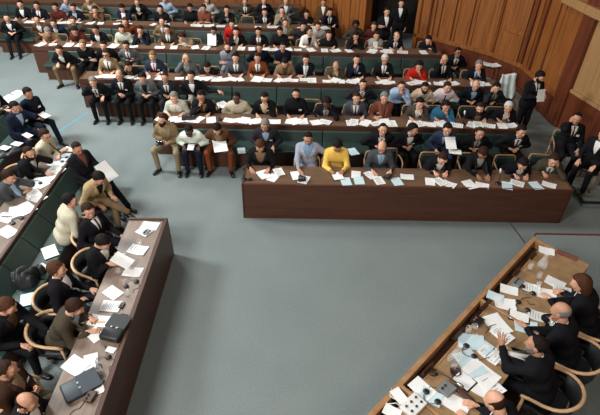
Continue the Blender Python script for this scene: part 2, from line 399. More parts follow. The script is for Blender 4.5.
def skel(lean=10, side=0, tw=0, hy=0, hp=5, stand=False, arms='ll', legs='sit', hz=None, deskz=.76, deskd=.42, desku=0):
    """joint positions in the person's own frame (faces -Y, +X is the person's left)"""
    hz = hz if hz else (.92 if stand else .565)
    J = {'pelvis': np.array([0, 0, hz])}
    t1, t2 = rad(lean * .85), rad(lean * 1.15); sd = rad(side)
    dr = lambda t: unit([math.sin(sd), -math.sin(t) * math.cos(sd), math.cos(t) * math.cos(sd)])
    u1, u2 = dr(t1), dr(t2)
    J['waist'] = J['pelvis'] + .19 * u1; J['chest'] = J['waist'] + .19 * u2; J['neck'] = J['chest'] + .125 * u2
    Z = u2; X = rotm('z', rad(tw)) @ np.array([1, 0, 0.]); X = unit(X - Z * (X @ Z)); Fv = np.cross(Z, X) * -1
    Fv = np.cross(X, Z)          # forward: for X=+x, Z=+z this is -y
    J['X'], J['F'], J['U'] = X, Fv, Z
    th = rad(lean * .55)
    un = unit([math.sin(sd) * .6, -math.sin(th), math.cos(th)])
    J['skull0'] = J['neck'] + .055 * un
    Rh = rotm('z', rad(hy + tw * .5)) @ rotm('x', rad(hp))
    Rh = rotm('y', sd * .7) @ Rh
    J['Rh'] = Rh; J['head'] = J['skull0'] + Rh @ np.array([0, -.014, .105])
    J['chin'] = J['head'] + Rh @ np.array([0, -.082, -.108])
    for s, nm in ((-1, 'R'), (1, 'L')):
        J['hip' + nm] = J['pelvis'] + np.array([s * .085, -.01, -.01])
        J['sh' + nm] = J['neck'] - Z * .065 + X * s * .168
        code = arms[0] if s < 0 else arms[1]
        tgt, hdir, palm, kind, pole = None, None, None, 'relaxed', np.array([s * .5, .35, -1])
        du = -s * .10 if True else 0
        if code == 'd': tgt = np.array([s * .17 + desku, -deskd - .06, deskz + .035]); hdir = (-s * .45, -1, -.12); palm = (0, 0, -1); kind = 'flat'
        elif code == 'w': tgt = np.array([s * .11 + desku, -deskd - .10, deskz + .045]); hdir = (-s * .5, -1, -.25); palm = (-s * .3, 0, -1); kind = 'fist'
        elif code == 'f': tgt = np.array([-s * .07, -deskd - .05, deskz + .035]); hdir = (-s * 1, -.15, 0); palm = (0, 0, -1); kind = 'flat'      # forearms folded on desk
        elif code == 'c': tgt = J['chin'] + np.array([s * .045, -.015, -.085]); hdir = (-s * .25, .12, 1); palm = (-s * .3, .9, 0); kind = 'fist'; pole = np.array([s * .6, -.5, -1])
        elif code == 'h': tgt = J['head'] + Rh @ np.array([s * .095, -.055, -.10]); hdir = (-s * .15, .15, 1); palm = (-s * 1, .1, 0); kind = 'relaxed'; pole = np.array([s * .8, -.5, -1])
        elif code == 'm': tgt = J['chin'] + np.array([s * .035, -.05, -.06]); hdir = (-s * .3, .0, 1); palm = (-s, .2, 0); kind = 'fist'; pole = np.array([s * .8, -.3, -1])
        elif code == 'l': tgt = np.array([s * .10, -.26, hz + .12]); hdir = (-s * .8, -.6, -.1); palm = (0, 0, -1)
        elif code == 'k': tgt = np.array([s * .15, -.36, hz + .10]); hdir = (-s * .1, -.8, -.3); palm = (0, 0, -1)
        elif code == 'q': tgt = J['chest'] - Z * .12 + Fv * .25 + X * s * .04; hdir = (-s * .8, -.3, .3); palm = (0, .8, -.2); kind = 'fist'   # hands clasped mid-air
        elif code == 'x': tgt = J['chest'] - Z * .10 + Fv * .19 - X * s * .10; hdir = (-s, 0, .1); palm = (0, 1, 0); kind = 'flat'
        elif code == 'p': tgt = J['sh' + nm] + np.array([s * .06, .0, -.52]); hdir = (0, -.1, -1); palm = (-s, 0, 0)
        elif code == 'o': tgt = J['sh' + nm] + np.array([s * .46, -.12, -.12]); hdir = (s, -.3, -.3); palm = (0, 0, -1); pole = np.array([0, .4, -1])   # stretched to the side along the backrest
        elif code == 'r': tgt = J['head'] + np.array([s * .17, -.14, .0]); hdir = (0, -.3, 1); palm = (-s * .2, -1, 0); kind = 'open'; pole = np.array([s, 0, -1])
        elif code == 'a': tgt = np.array([s * .25, -.20, hz + .16]); hdir = (0, -1, -.1); palm = (0, 0, -1)       # on armrest
        elif code == 'v': tgt = np.array([s * .10, -.32, hz + .30]); hdir = (-s * .35, -1, .1); palm = (-s, 0, -.4); kind = 'relaxed'      # holding a paper up
        elif code == 'u': tgt = np.array([s * .04, -deskd - .24, deskz + .20]); hdir = (-s * .1, -.35, 1); palm = (-s * 1, 0, 0); kind = 'open'      # hand lifted above the desk
        elif code == 'g': tgt = np.array([s * .10, -deskd - .16, deskz + .035]); hdir = (-s * .3, -1, -.1); palm = (0, 0, -1); kind = 'relaxed'
        a = J['sh' + nm]; L1, L2 = .285, .255
        d = tgt - a; n = np.linalg.norm(d)
        if n > .985 * (L1 + L2): tgt = a + d / n * .985 * (L1 + L2); d = tgt - a; n = np.linalg.norm(d)
        n = max(n, .12); dirn = d / n; c1 = (L1 ** 2 + n * n - L2 ** 2) / (2 * L1 * n); c1 = max(-1, min(1, c1))
        pl = pole - dirn * (pole @ dirn); pl = unit(pl)
        J['el' + nm] = a + dirn * L1 * c1 + pl * L1 * math.sqrt(max(0, 1 - c1 * c1)); J['wr' + nm] = tgt
        J['hd' + nm] = (np.asarray(hdir, float), np.asarray(palm, float), kind)
        if stand:
            J['kn' + nm] = np.array([s * .10, -.03, .50]); J['an' + nm] = np.array([s * .11, .02, .09])
        else:
            K = {'sit': ((s * .14, -.43, .53), (s * .14, -.40, .09)), 'wide': ((s * .24, -.42, .53), (s * .22, -.38, .09)),
                 'back': ((s * .13, -.43, .52), (s * .13, -.30, .09)), 'out': ((s * .12, -.45, .54), (s * .13, -.80, .10)),
                 'fwd': ((s * .12, -.43, .54), (s * .12, -.55, .09)),
                 'cross': (((-.02, -.44, .66), (.16, -.66, .40)) if s < 0 else ((.10, -.43, .53), (.06, -.46, .09)))}[legs]
            J['kn' + nm], J['an' + nm] = np.array(K[0]), np.array(K[1])
    J['stand'] = stand; J['hz'] = hz
    return J
def torso_prims(J, g):
    X, Fv, U = J['X'], J['F'], J['U']; w, c, n, p = J['waist'], J['chest'], J['neck'], J['pelvis']
    x = np.array([1, 0, 0.])
    return [('c', n - U * .075 - X * .125, n - U * .075 + X * .125, .062 + g, .062 + g), ('c', n - U * .03 - X * .05, n - U * .03 + X * .05, .05 + g, .05 + g),
            ('c', c - X * .075 - Fv * .005, c + X * .075 - Fv * .005, .112 + g, .112 + g), ('c', c + Fv * .02 - U * .04 - X * .06, c + Fv * .02 - U * .04 + X * .06, .105 + g, .105 + g),
            ('c', w - x * .06 + Fv * .01, w + x * .06 + Fv * .01, .108 + g, .108 + g), ('c', p + x * .07 + U * .02, p - x * .07 + U * .02, .112 + g, .112 + g)]
def jacket_prims(J, long=True):
    pr = torso_prims(J, .018)
    for nm in 'RL':
        a, e, w = J['sh' + nm], J['el' + nm], J['wr' + nm]; we = w + unit(e - w) * .035
        pr += [('c', a, e, .066, .054), ('c', e, we, .054, .041)]
    if long:
        p = J['pelvis']
        if J['stand']: pr += [('c', p + np.array([.07, 0, -.06]), p + np.array([-.07, 0, -.06]), .128, .128)]
        else: pr += [('c', p + np.array([s * .08, -.02, .0]), p + np.array([s * .11, -.13, .015]), .115, .095) for s in (-1, 1)]
    return pr
def core_prims(J):
    pr = torso_prims(J, -.012)
    pr += [('c', J['neck'] - J['U'] * .03, J['skull0'], .058, .052), ('c', J['skull0'], J['skull0'] + J['Rh'] @ np.array([0, -.01, .06]), .052, .05)]
    for nm in 'RL':
        pr += [('c', J['sh' + nm], J['el' + nm], .046, .038), ('c', J['el' + nm], J['wr' + nm], .036, .024), ('c', J['hip' + nm], J['kn' + nm], .072, .05), ('c', J['kn' + nm], J['an' + nm], .048, .034)]
    return pr
def trouser_prims(J):
    p = J['pelvis']; pr = [('c', p + np.array([.075, 0, 0]), p - np.array([.075, 0, 0]), .115, .115)]
    for nm in 'RL': pr += [('c', J['hip' + nm], J['kn' + nm], .092, .066), ('c', J['kn' + nm], J['an' + nm] + np.array([0, 0, .02]), .064, .052)]
    return pr
def surf_patch(J, prims, k, rows, off):
    """rows: list of (v, u0, u1): a strip laid on the garment's front"""
    n = 7; pts = []
    for v, u0, u1 in rows:
        for i in range(n): pts.append(J['neck'] - J['U'] * v + J['X'] * (u0 + (u1 - u0) * i / (n - 1)) + J['F'] * .34)
    P = np.array(pts); 
    P0 = P
    for it in range(24): P = P - J['F'] * np.maximum(sdf_at(prims, k, P), -.02)[:, None] * .9
    tr_ = (P0 - P) @ J['F']; P = P0 - J['F'] * np.minimum(tr_, np.median(tr_) + .10)[:, None]
    P = P + J['F'] * off
    B = P - J['F'] * .012
    Fc = []; m = len(rows); T = len(P)
    for i in range(m - 1):
        for q in range(n - 1):
            a, b, c, d = i * n + q, i * n + q + 1, (i + 1) * n + q + 1, (i + 1) * n + q
            Fc.append([a, d, c, b])
    rim = list(range(n)) + [i * n + n - 1 for i in range(1, m)] + [(m - 1) * n + q for q in range(n - 2, -1, -1)] + [i * n for i in range(m - 2, 0, -1)]
    for i in range(len(rim)):
        a, b = rim[i], rim[(i + 1) % len(rim)]; Fc.append([a, b, b + T, a + T])
    return np.concatenate([P, B]), Fc
def collar(J, r0=.070, r1=.062, h=.030, n=14, back=False):
    U = unit(J['skull0'] - (J['neck'] - J['U'] * .03)); X = J['X']; Fv = np.cross(X, U); V = []; Fc = []
    base = J['neck'] - U * .004
    for zz, r in ((-.012, r0 + .006), (h, r1 + .004), (h, r1 - .006), (-.012, r0 - .006)):
        for i in range(n):
            a = 2 * PI * i / n; dip = (.022 * max(0, math.sin(a)) if zz > 0 else 0)
            V.append(base + X * math.cos(a) * r + Fv * math.sin(a) * r * 1.02 + U * (zz - dip))
    for j in range(4):
        for i in range(n):
            i2 = (i + 1) % n; j2 = (j + 1) % 4; Fc.append([j * n + i, j * n + i2, j2 * n + i2, j2 * n + i][::-1])
    return np.array(V), Fc
def shoe_mesh():
    v, f = sdf_mesh([('c', (0, .03, -.05), (0, -.14, -.062), .036, .030), ('c', (0, .02, -.02), (0, .03, -.05), .040, .040), ('c', (0, -.06, -.06), (0, -.16, -.064), .038, .026)], .03, .012,
                    post=lambda P, D: np.maximum(D, -(P[..., 2] + .088)))
    me = mesh_from(v, f, 'shoe'); me.materials.append(M['shoe']); return me
SHOE = shoe_mesh()
def badge_mesh():
    mb = MB(); mb.box((-.032, -.004, -.024), (.032, .002, .024), .002); return mb.mesh('badge', M['paper'])
BADGE = badge_mesh()

SKINS = {'l': (.60, .33, .22), 'm': (.48, .25, .155), 't': (.32, .155, .09), 'd': (.085, .040, .024)}
HAIRC = {'k': (.012, .009, .008), 'b': (.030, .015, .009), 'r': (.065, .028, .014), 'g': (.19, .175, .16), 'w': (.55, .53, .50), 'l': (.20, .12, .055)}
CC = {'K': (.010, .010, .012), 'N': (.009, .011, .019), 'C': (.024, .024, .027), 'B': (.026, .036, .066), 'G': (.11, .12, .12), 'g': (.055, .06, .068),
      'b': (.085, .042, .020), 'T': (.22, .15, .085), 't': (.36, .25, .13), 'O': (.055, .046, .032), 'W': (.72, .71, .67), 'w': (.48, .46, .40), 'c': (.60, .52, .36),
      'Y': (.75, .50, .10), 'R': (.42, .020, .014), 'M': (.085, .020, .016), 'S': (.30, .42, .55), 's': (.16, .30, .50), 'L': (.24, .23, .26), 'u': (.04, .16, .28),
      'V': (.30, .30, .27), 'k': (.20, .13, .07), 'm': (.16, .055, .035), 'r': (.20, .055, .022), 'h': (.26, .21, .13), 'j': (.012, .017, .033), 'e': (.47, .43, .34), 'y': (.60, .45, .16), 'a': (.07, .055, .045)}
PEOPLE = []; INFO = {}
def person(look, place, J, root, rz, z0, jk='N', sh='W', tie=None, tr=None, hair='short', hc='k', skin='l', garment='jacket', beard=0, glasses=0, badge=0,
           shoes=False, vw=1.15, q='lo', vox=.02, group=None, scale=1.0, lapel=False, badge_c=None):
    t = empty('person', (root[0], root[1], z0), rz)
    INFO[look] = (t, J, root, rz, z0)
    tag(t, (look + ' ' + place).strip(), 'person', group); PEOPLE.append(t)
    hi = q == 'hi'
    # body
    V0, F0 = sdf_mesh(core_prims(J), .03, vox * 1.35 if not hi else vox * 1.2)
    Vs, Fs = [V0], [F0]; o = len(V0)
    hv, hf = HEAD[q]; Vs.append(hv @ J['Rh'].T + J['head']); Fs.append(hf + o); o += len(hv)
    for s, nm in ((-1, 'R'), (1, 'L')):
        hd, palm, kind = J['hd' + nm]; R = frame(hd, -np.asarray(palm))
        v, f = (HANDS if hi else HANDS_LO)[kind]
        # the thumb is on +X of the frame; it has to point to the body's middle for a palm-down hand
        thumb = R[:, 0]; want = np.array([-s, 0, .0]) if abs(hd[2]) < .8 else np.array([0, .3, 1.]) if False else np.array([-s, 0, .2])
        if thumb @ want < 0: v = v * np.array([-1, 1, 1]); f = f[:, ::-1]
        Vs.append(v @ R.T + J['wr' + nm]); Fs.append(f + o); o += len(v)
    nb = sum(len(f) for f in Fs)
    ev, ef = EYES; Ev = ev @ J['Rh'].T + J['head']
    me = mesh_from(np.concatenate(Vs), np.concatenate(Fs), 'body'); 
    bm = bmesh.new(); bm.from_mesh(me)
    nv = [bm.verts.new(tuple(c)) for c in Ev]
    for fc in ef:
        nf = bm.faces.new([nv[i] for i in fc]); nf.material_index = 1; nf.smooth = True
    bm.to_mesh(me); bm.free()
    me.materials.append(M['skin']); me.materials.append(M['eye'])
    sk = SKINS[skin]; jit = rng.uniform(.92, 1.06)
    link('body', me, t, color=tuple(c * jit for c in sk))
    hm = Matrix.Translation(Vector(J['head'])) @ Matrix(J['Rh'].tolist()).to_4x4()
    if hair: h = link('hair', HAIRM[hair], t, color=HAIRC[hc]); h.matrix_local = hm
    if beard: h = link('beard', BEARDM, t, color=HAIRC[hc if beard == 1 else beard]); h.matrix_local = hm
    if glasses: h = link('glasses', GLASSM[glasses == 2], t); h.matrix_local = hm
    # clothes
    jp = jacket_prims(J); v, f = sdf_mesh(jp, .045, vox); col = CC[jk] if isinstance(jk, str) else jk
    jcol = tuple(c * rng.uniform(.94, 1.06) for c in col)
    me = mesh_from(v, f, garment); link(garment, me, t, M['cloth'] if garment in ('jacket', 'sweater', 'coat') else M['shirt'], color=jcol)
    v, f = sdf_mesh(trouser_prims(J), .03, vox * 1.1); tc = CC[tr] if tr else jcol
    link('trousers', mesh_from(v, f, 'trousers'), t, M['cloth'], color=tc)
    if garment == 'jacket' and sh:
        sc = CC[sh]; wv = .062 * vw
        pv, pf = surf_patch(J, jp, .045, [(-.035, -.045, .045), (.0, -wv, wv), (.06, -wv * .8, wv * .8), (.13, -wv * .55, wv * .55), (.20, -wv * .28, wv * .28), (.26, -.004, .004)], .004)
        cv, cf = collar(J); o = len(pv)
        me = mesh_from(np.concatenate([pv, cv]), [list(x) for x in pf] + [[i + o for i in x] for x in cf], 'shirt'); link('shirt', me, t, M['shirt'], color=sc)
        if lapel:
            for s in (-1, 1):
                pv, pf = surf_patch(J, jp, .045, [(.0 if vw > 1.3 else -.02, s * wv, s * min(wv + .035, .118)), (.05, s * wv * .82, s * min(wv + .040, .118)), (.10, s * wv * .62, s * (wv + .030)), (.18, s * wv * .34, s * (wv * .34 + .035)), (.27, s * .002, s * .012)], .009)
                link('lapel', mesh_from(pv, pf, 'lapel', False), t, M['cloth'], color=tuple(c * 1.45 + .002 for c in jcol))
    elif garment == 'shirt' or garment == 'sweater':
        cv, cf = collar(J); link('collar', mesh_from(cv, cf, 'collar'), t, M['shirt'], color=CC[sh] if sh else jcol)
    if tie:
        pv, pf = surf_patch(J, jp, .045, [(-.004, -.016, .016), (.03, -.011, .011), (.12, -.018, .018), (.22, -.024, .024), (.30 if garment == 'shirt' else .25, -.004 if garment != 'shirt' else -.026, .004 if garment != 'shirt' else .026)], .009)
        link('tie', mesh_from(pv, pf, 'tie'), t, M['cloth'], color=CC[tie])
    if badge:
        pp = np.array([J['neck'] - J['U'] * .16 + J['X'] * .10 * badge + J['F'] * .34])
        for it in range(22): pp = pp - J['F'] * np.maximum(sdf_at(jp, .045, pp), -.02)[:, None] * .9
        b = link('badge', BADGE, t); R = np.stack([J['X'], -J['F'], J['U']], 1)
        b.matrix_local = Matrix.Translation(Vector(pp[0] + J['F'] * .006)) @ Matrix(R.tolist()).to_4x4()
    if shoes:
        for nm in 'RL':
            sh_ = link('shoe', SHOE, t); d = J['an' + nm] - J['kn' + nm]
            yaw = 0 if J['stand'] else math.atan2((J['kn' + nm] - J['hip' + nm])[0], -(J['kn' + nm] - J['hip' + nm])[1])
            sh_.location = Vector(J['an' + nm]); sh_.rotation_euler = (0 if J['an' + nm][2] < .2 else .3, 0, yaw)
    return t

# ------------------------------------------------------------------ the hall
ROWS = {1: (7.28, -.94, 5.0), 2: (9.52, -3.05, 4.88), 3: (11.74, -5.42, 5.15), 4: (13.93, -7.54, 4.15), 5: (15.95, -9.8, 1.05), 6: (18.3, -11.9, .1)}
ORD = {1: 'front', 2: 'second', 3: 'third', 4: 'fourth', 5: 'fifth', 6: 'sixth'}
DTS = {1: .62}; DZ = .76
mb = MB(); mb.box((-15, -1, -.2), (10, 21.5, 0), 0); structure('floor', mb, M['carpet'])
def desk_row(k):
    yf, x0, x1 = ROWS[k]; cx = (x0 + x1) / 2
    DT = DTS.get(k, .50)
    t = empty('bench_desk', (cx, yf, 0)); w = (x1 - x0) / 2
    tag(t, {1: 'long dark brown wooden desk facing the open carpet, front centre row', 2: 'second long curved-hall desk with green padded front, behind the front desk',
            3: 'third long desk from the front, green padded front with bench', 4: 'fourth long desk from the front, green padded front with bench',
            5: 'fifth long desk from the front, level with the doorway wall', 6: 'farthest long desk at the top edge of the photo'}[k].replace('curved-hall ', ''), 'desk', 'long conference desks')
    m = MB(); m.box((-w, 0, DZ - .035), (w, DT, DZ), .006); m.build('desktop', M['desk_top'], t)
    m = MB(); m.box((-w, -.025, (.0 if k == 1 else .635)), (w, .012, DZ + .012), .006)
    if k == 1: m.box((-w + .01, .02, 0), (w - .01, .04, .1), .002)
    m.build('front_panel', M['desk_front'], t)
    for s in (-1, 1):
        m = MB(); m.box((s * w - .02, -.025 if k == 1 else -.03, 0), (s * w + .02, DT, DZ + .012), .006); m.build('end_panel', M['desk_front'], t)
    m = MB(); m.box((-w + .05, .36, .30), (w - .05, .40, .34), .004); m.build('shelf_rail', M['desk_front'], t)
    if k > 1:
        e = .42                                             # plain wooden end bay
        m = MB(); m.box((-w, -.045, 0), (-w + e, -.02, .62), .005); m.build('end_bay', M['desk_front'], t)
        m = MB(); n = max(1, round((2 * w - e) / 1.15)); st = (2 * w - e - .04) / n
        for i in range(n):
            a = -w + e + .01 + i * st; m.box((a + .004, -.12, .39), (a + st - .004, -.05, .675), .025, Matrix.Rotation(rad(-14), 3, 'X'))
        m.build('padded_back', M['green'], t)
        m = MB()
        for i in range(n):
            a = -w + e + .01 + i * st; m.box((a + .004, -.58, .37), (a + st - .004, -.10, .45), .03)
        m.build('bench_seat', M['green'], t)
        m = MB(); m.box((-w + e + .05, -.52, 0), (w - .1, -.10, .37), .005); m.build('bench_base', M['desk_front'], t)
    return t
for k in ROWS: desk_row(k)

def side_desk(xf, y0, y1, label, pad, dt=.60, seams=2.0):
    """desk running towards the viewer; its front looks to +X"""
    t = empty('side_desk', (xf, (y0 + y1) / 2, 0)); h = (y1 - y0) / 2
    tag(t, label, 'desk', 'long side desks')
    m = MB(); m.box((-dt, -h, DZ - .035), (-.035, h, DZ), .005); m.build('desktop', M['desk_top_y'], t)
    m = MB(); m.box((-.03, -h, .66 if pad else 0), (.02, h, DZ + .03), .006); m.build('front_panel', M['desk_front_y'], t)
    m = MB(); m.box((-.052, -h + .02, DZ - .03), (-.030, h - .02, DZ + .004), .002); m.build('dark_inset_strip', M['podium_dark'], t)  # thin dark strip along the inside of the front lip
    for s in (-1, 1): m = MB(); m.box((-dt, s * h - .02, 0), (.02, s * h + .02, DZ + (.03 if s > 0 else .01)), .006); m.build('end_panel', M['desk_front_y'], t)
    n = int(2 * h / seams)
    for i in range(1, n + 1):
        y = h - i * seams
        if y > -h + .1: m = MB(); m.box((-dt, y - .018, DZ), (-.03, y + .018, DZ + .012), .004); m.build('divider_strip', M['cream_wood'] if not pad else M['desk_front_y'], t)
    if pad:
        n = max(1, round(2 * h / .62)); st = 2 * h / n
        m = MB()
        for i in range(n): a = -h + i * st; m.box((.10, a + .004, .38), (.17, a + st - .004, .76), .025, Matrix.Rotation(rad(-36), 3, 'Y'))
        m.build('padded_back', M['green'], t)
        m = MB()
        for i in range(n): a = -h + i * st; m.box((.22, a + .004, .37), (.62, a + st - .004, .45), .03)
        m.build('bench_seat', M['green'], t)
        m = MB(); m.box((.02, -h + .05, 0), (.56, h - .05, .37), .005); m.build('bench_base', M['desk_front_y'], t)
    return t
side_desk(-2.07, .3, 6.22, 'brown desk with plain front nearest the left edge of the carpet', False, .60, 2.1)
side_desk(-4.27, .3, 8.22, 'second side desk at left with green padded back and bench', True)
side_desk(-6.47, 2.0, 10.1, 'outermost side desk at the left edge, behind the bench sitters', True)

# ---- carpet marks
def strip(name, a, b, w, m, z=.002, lab=None, cat=None, kind=None):
    a = np.array(a[:2]); b = np.array(b[:2]); d = unit(b - a); n = np.array([-d[1], d[0]]) * w / 2
    mb = MB(); mb.prism([a - n, b - n, b + n, a + n], .0005, z, bev=0); o = mb.build(name, m); tag(o, lab, cat, None, kind); return o
strip('floor_tape', at(60, 131), at(88, 112.5), .05, M['tape'], .003, 'blue tape strip stuck across the carpet beside the left bench', 'tape')
strip('trim_1', at(509, 221.5), at(525, 243), .018, M['podium_dark'], .004, kind='structure')

# ---- walls
def wall_seg(name, A, B, m, h=6.6, th=.25, z0=0):
    A = np.array(A, float); B = np.array(B, float); d = unit(B - A); n = np.array([-d[1], d[0]])
    mb = MB(); mb.prism([A, B, B + n * th, A + n * th], z0, h, bev=0); return structure(name, mb, m)
WA, WB, WC, WD, WE, WF, WG, WG2, WH, WI = (-.3, 19.5), (2.22, 16.6), (3.72, 15.95), (4.35, 15.55), (5.72, 14.35), (6.30, 13.45), (6.50, 11.52), (6.60, 11.12), (7.12, 9.1), (8.3, 6.2)
WJ = (8.3, -1)
def seg(name, A, B, m): return wall_seg(name, A, B, m)
# room is on the right-hand side when walking A -> B ; thickness goes to the left
seg('wall_back_left', WA, WB, M['panel']); seg('wall_back', WC, WD, M['panel']); seg('wall_back_right', WD, WE, M['panel'])
seg('wall_right_back', WE, WF, M['panel']); seg('wall_right_middle', WF, WG, M['panel']); seg('wall_right_return', WG, WG2, M['panel_red'])
seg('wall_right', WG2, WH, M['panel_tan']); seg('wall_right_front', WH, WI, M['panel_tan']); seg('wall_right_near', WI, WJ, M['panel'])
wall_seg('wall_back_far', (-15, 21.2), (-.3, 21.2), M['panel']); wall_seg('wall_back_link', (-.3, 21.2), (-.3, 19.5), M['panel'])
wall_seg('wall_front', (10, -1), (-15, -1), M['panel'])
wall_seg('wall_left', (-15, -1), (-15, 21.2), M['panel'])
wall_seg('door_lintel', WB, WC, M['panel'], 6.6, .25, 3.2).name = 'wall_above_door'
# corridor behind the doorway
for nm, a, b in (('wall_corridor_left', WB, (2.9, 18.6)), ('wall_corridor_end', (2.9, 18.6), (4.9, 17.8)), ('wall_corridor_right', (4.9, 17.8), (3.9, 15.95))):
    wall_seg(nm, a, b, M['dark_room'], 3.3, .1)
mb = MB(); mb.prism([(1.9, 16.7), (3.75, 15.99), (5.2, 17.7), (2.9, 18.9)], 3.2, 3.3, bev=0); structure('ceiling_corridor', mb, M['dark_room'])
TR = [1]
def trim(mb, m):
    TR[0] += 1; o = mb.build('trim_%d' % TR[0], m); o['kind'] = 'structure'; return o
def wframe(A, B):
    A = np.array(A, float); B = np.array(B, float); d = unit(B - A); n = np.array([d[1], -d[0]]); return A, d, n, np.linalg.norm(B - A)
def batten(A, B, s, w, z0, z1, m, dep=.035):
    A, d, n, L = wframe(A, B); a = A + d * (s - w / 2); b = A + d * (s + w / 2)
    mb = MB(); mb.prism([a - n * .01, b - n * .01, b + n * dep, a + n * dep][::-1], z0, z1, bev=.006); return trim(mb, m)
def rail(A, B, z0, z1, m, dep=.05, s0=0, s1=None):
    A, d, n, L = wframe(A, B); s1 = L if s1 is None else s1; a = A + d * s0; b = A + d * s1
    mb = MB(); mb.prism([a - n * .01, b - n * .01, b + n * dep, a + n * dep][::-1], z0, z1, bev=.006); return trim(mb, m)
def s_of(px, py, A, B): P = on_wall(px, py, A, B); A_, d, n, L = wframe(A, B); return float((P[:2] - A_) @ d), float(P[2])
for A, B in ((WC, WD), (WD, WE), (WE, WF), (WF, WG)):
    rail(A, B, .62, .74, M['panel'], .06); rail(A, B, 0, .14, M['panel_red'], .05); rail(A, B, .14, .62, M['panel_red'], .02)
for A, B in ((WG2, WH), (WH, WI)):
    rail(A, B, 0, .95, M['panel_red'], .05); rail(A, B, .95, 1.03, M['panel_tan'], .07)
for px, A, B, w, m in ((432, WC, WD, .05, 'panel_red'), (437, WC, WD, .03, 'panel_red'), (443, WD, WE, .035, 'panel_red'), (457, WD, WE, .03, 'panel_red'), (460.5, WD, WE, .03, 'panel'),
                       (475, WD, WE, .03, 'panel_red'), (479, WD, WE, .03, 'panel'), (492, WE, WF, .05, 'panel_red'), (497, WE, WF, .06, 'panel'), (533, WE, WF, .05, 'panel'),
                       (539, WE, WF, .10, 'panel_red'), (550, WF, WG, .06, 'panel_red'), (545, WF, WG, .09, 'panel'), (562, WF, WG, .03, 'panel_red'), (568, WF, WG, .025, 'panel')):
    s, z = s_of(px, 6, A, B); L = wframe(A, B)[3]
    if w / 2 < s < L - w / 2: batten(A, B, s, w, .74, 6.5, M[m], .03 if w < .05 else .06)
    else: batten(A, B, min(max(s, w / 2), L - w / 2), w, .74, 6.5, M[m], .03 if w < .05 else .06)
s0, z = s_of(505, 28, WE, WF); s1, z1 = s_of(527, 30, WE, WF); rail(WE, WF, z - .05, z + .06, M['panel'], .035, max(s0, 0), min(s1, wframe(WE, WF)[3]))
for s in (.25, .55, .85, 1.15, 1.5, 1.9, 2.3, 2.7, 3.1, 3.5):
    batten(WA, WB, s, .03 if int(s * 100) % 2 else .05, 0, 6.5, M['panel_red' if int(s * 100) % 2 else 'panel'], .025)
batten(WA, WB, wframe(WA, WB)[3] - .05, .10, 0, 6.5, M['panel'], .06); batten(WC, WD, .06, .12, 0, 6.5, M['panel'], .06)
# red pilaster and the beam over the opening at the right
mb = MB(); mb.prism([(6.50, 11.52), (6.42, 11.50), (6.50, 11.12), (6.62, 11.12)], 0, 6.6, bev=.01); trim(mb, M['panel_red'])
mb = MB(); mb.prism([(6.22, 12.3), (6.40, 11.05), (6.92, 9.0), (7.3, 9.0), (6.7, 12.3)], 2.68, 2.88, bev=.02); trim(mb, M['panel_tan'])

# ---- low platform at the right and the podium dais
mb = MB(); mb.prism([(5.68, 7.78), (8.3, 7.78), (8.3, 9.6), (5.66, 9.6)], 0, .15, bev=.004); o = structure('floor_platform', mb, M['carpet'])
DAIS = .40
mb = MB(); mb.prism([(4.16, 6.45), (-.6, 1.69), (-.6, -.9), (8.3, -.9), (8.3, 6.45)], 0, DAIS, bev=0); structure('floor_dais', mb, M['carpet'])
mb = MB(); mb.box((4.13, 6.44, DAIS - .05), (8.3, 6.475, DAIS + .012), .004); trim(mb, M['panel_red'])
mb = MB(); mb.box((5.66, 7.755, .10), (8.3, 7.785, .155), .004); trim(mb, M['black'])
mb = MB(); mb.box((5.645, 7.76, .10), (5.68, 9.6, .155), .004); trim(mb, M['black'])

# ---- podium: local frame u along the front, n towards the people behind it
PZ = DAIS + .76
U_ = unit(at(531.5, 239, PZ)[:2] - at(368, 415, PZ)[:2]); N_ = np.array([U_[1], -U_[0]])
O_ = at(530, 240, PZ)[:2]; N0 = float(at(531.5, 239, PZ)[:2] @ N_)
def pod(u, n): q = U_ * u + N_ * (N0 + n); return (float(q[0]), float(q[1]))
def pod_of(px, py, z=None): P = at(px, py, PZ if z is None else z)[:2]; return float(P @ U_), float(P @ N_ - N0)
UE = pod_of(541, 243)[0]; UD1 = pod_of(457, 286)[0]; UD2 = pod_of(398, 384)[0]; U_END = UD2 - (UD1 - UD2)
NT = .80
pd = empty('podium_desk', (*pod((UE + UD2) / 2, .4), DAIS)); tag(pd, 'long light wooden podium desk with raised front board, crowded with papers', 'desk')
pinv = Matrix.Translation(-Vector(pd.location))
def pbuild(name, rects, m, bev=.004):
    mb = MB()
    for u0, u1, n0, n1, z0, z1 in rects: mb.prism([np.array(pod(u0, n0)) - np.array(pd.location[:2]), np.array(pod(u1, n0)) - np.array(pd.location[:2]), np.array(pod(u1, n1)) - np.array(pd.location[:2]), np.array(pod(u0, n1)) - np.array(pd.location[:2])][::-1], z0 - DAIS, z1 - DAIS, bev=bev)
    return mb.build(name, m, pd)
pbuild('front_board', [(U_END, UE + .06, -.005, .055, DAIS, PZ + .004)], M['podium_edge'])
pbuild('trough', [(U_END, UE + .02, .055, .165, PZ - .16, PZ - .12)], M['podium_dark'])
pbuild('inner_ledge', [(U_END, UE + .02, .165, .187, PZ - .16, PZ + .004)], M['podium_edge'])
for a, b in ((UD1, UE), (UD2, UD1), (U_END, UD2)):
    pbuild('tabletop', [(a + .02, b - .02, .187, NT, PZ - .04, PZ)], M['podium_top'])
for u in (UE, UD1, UD2): pbuild('divider', [(u - .018, u + .018, .055, NT, DAIS if u == UE else PZ - .3, PZ + .018)], M['podium_edge'])

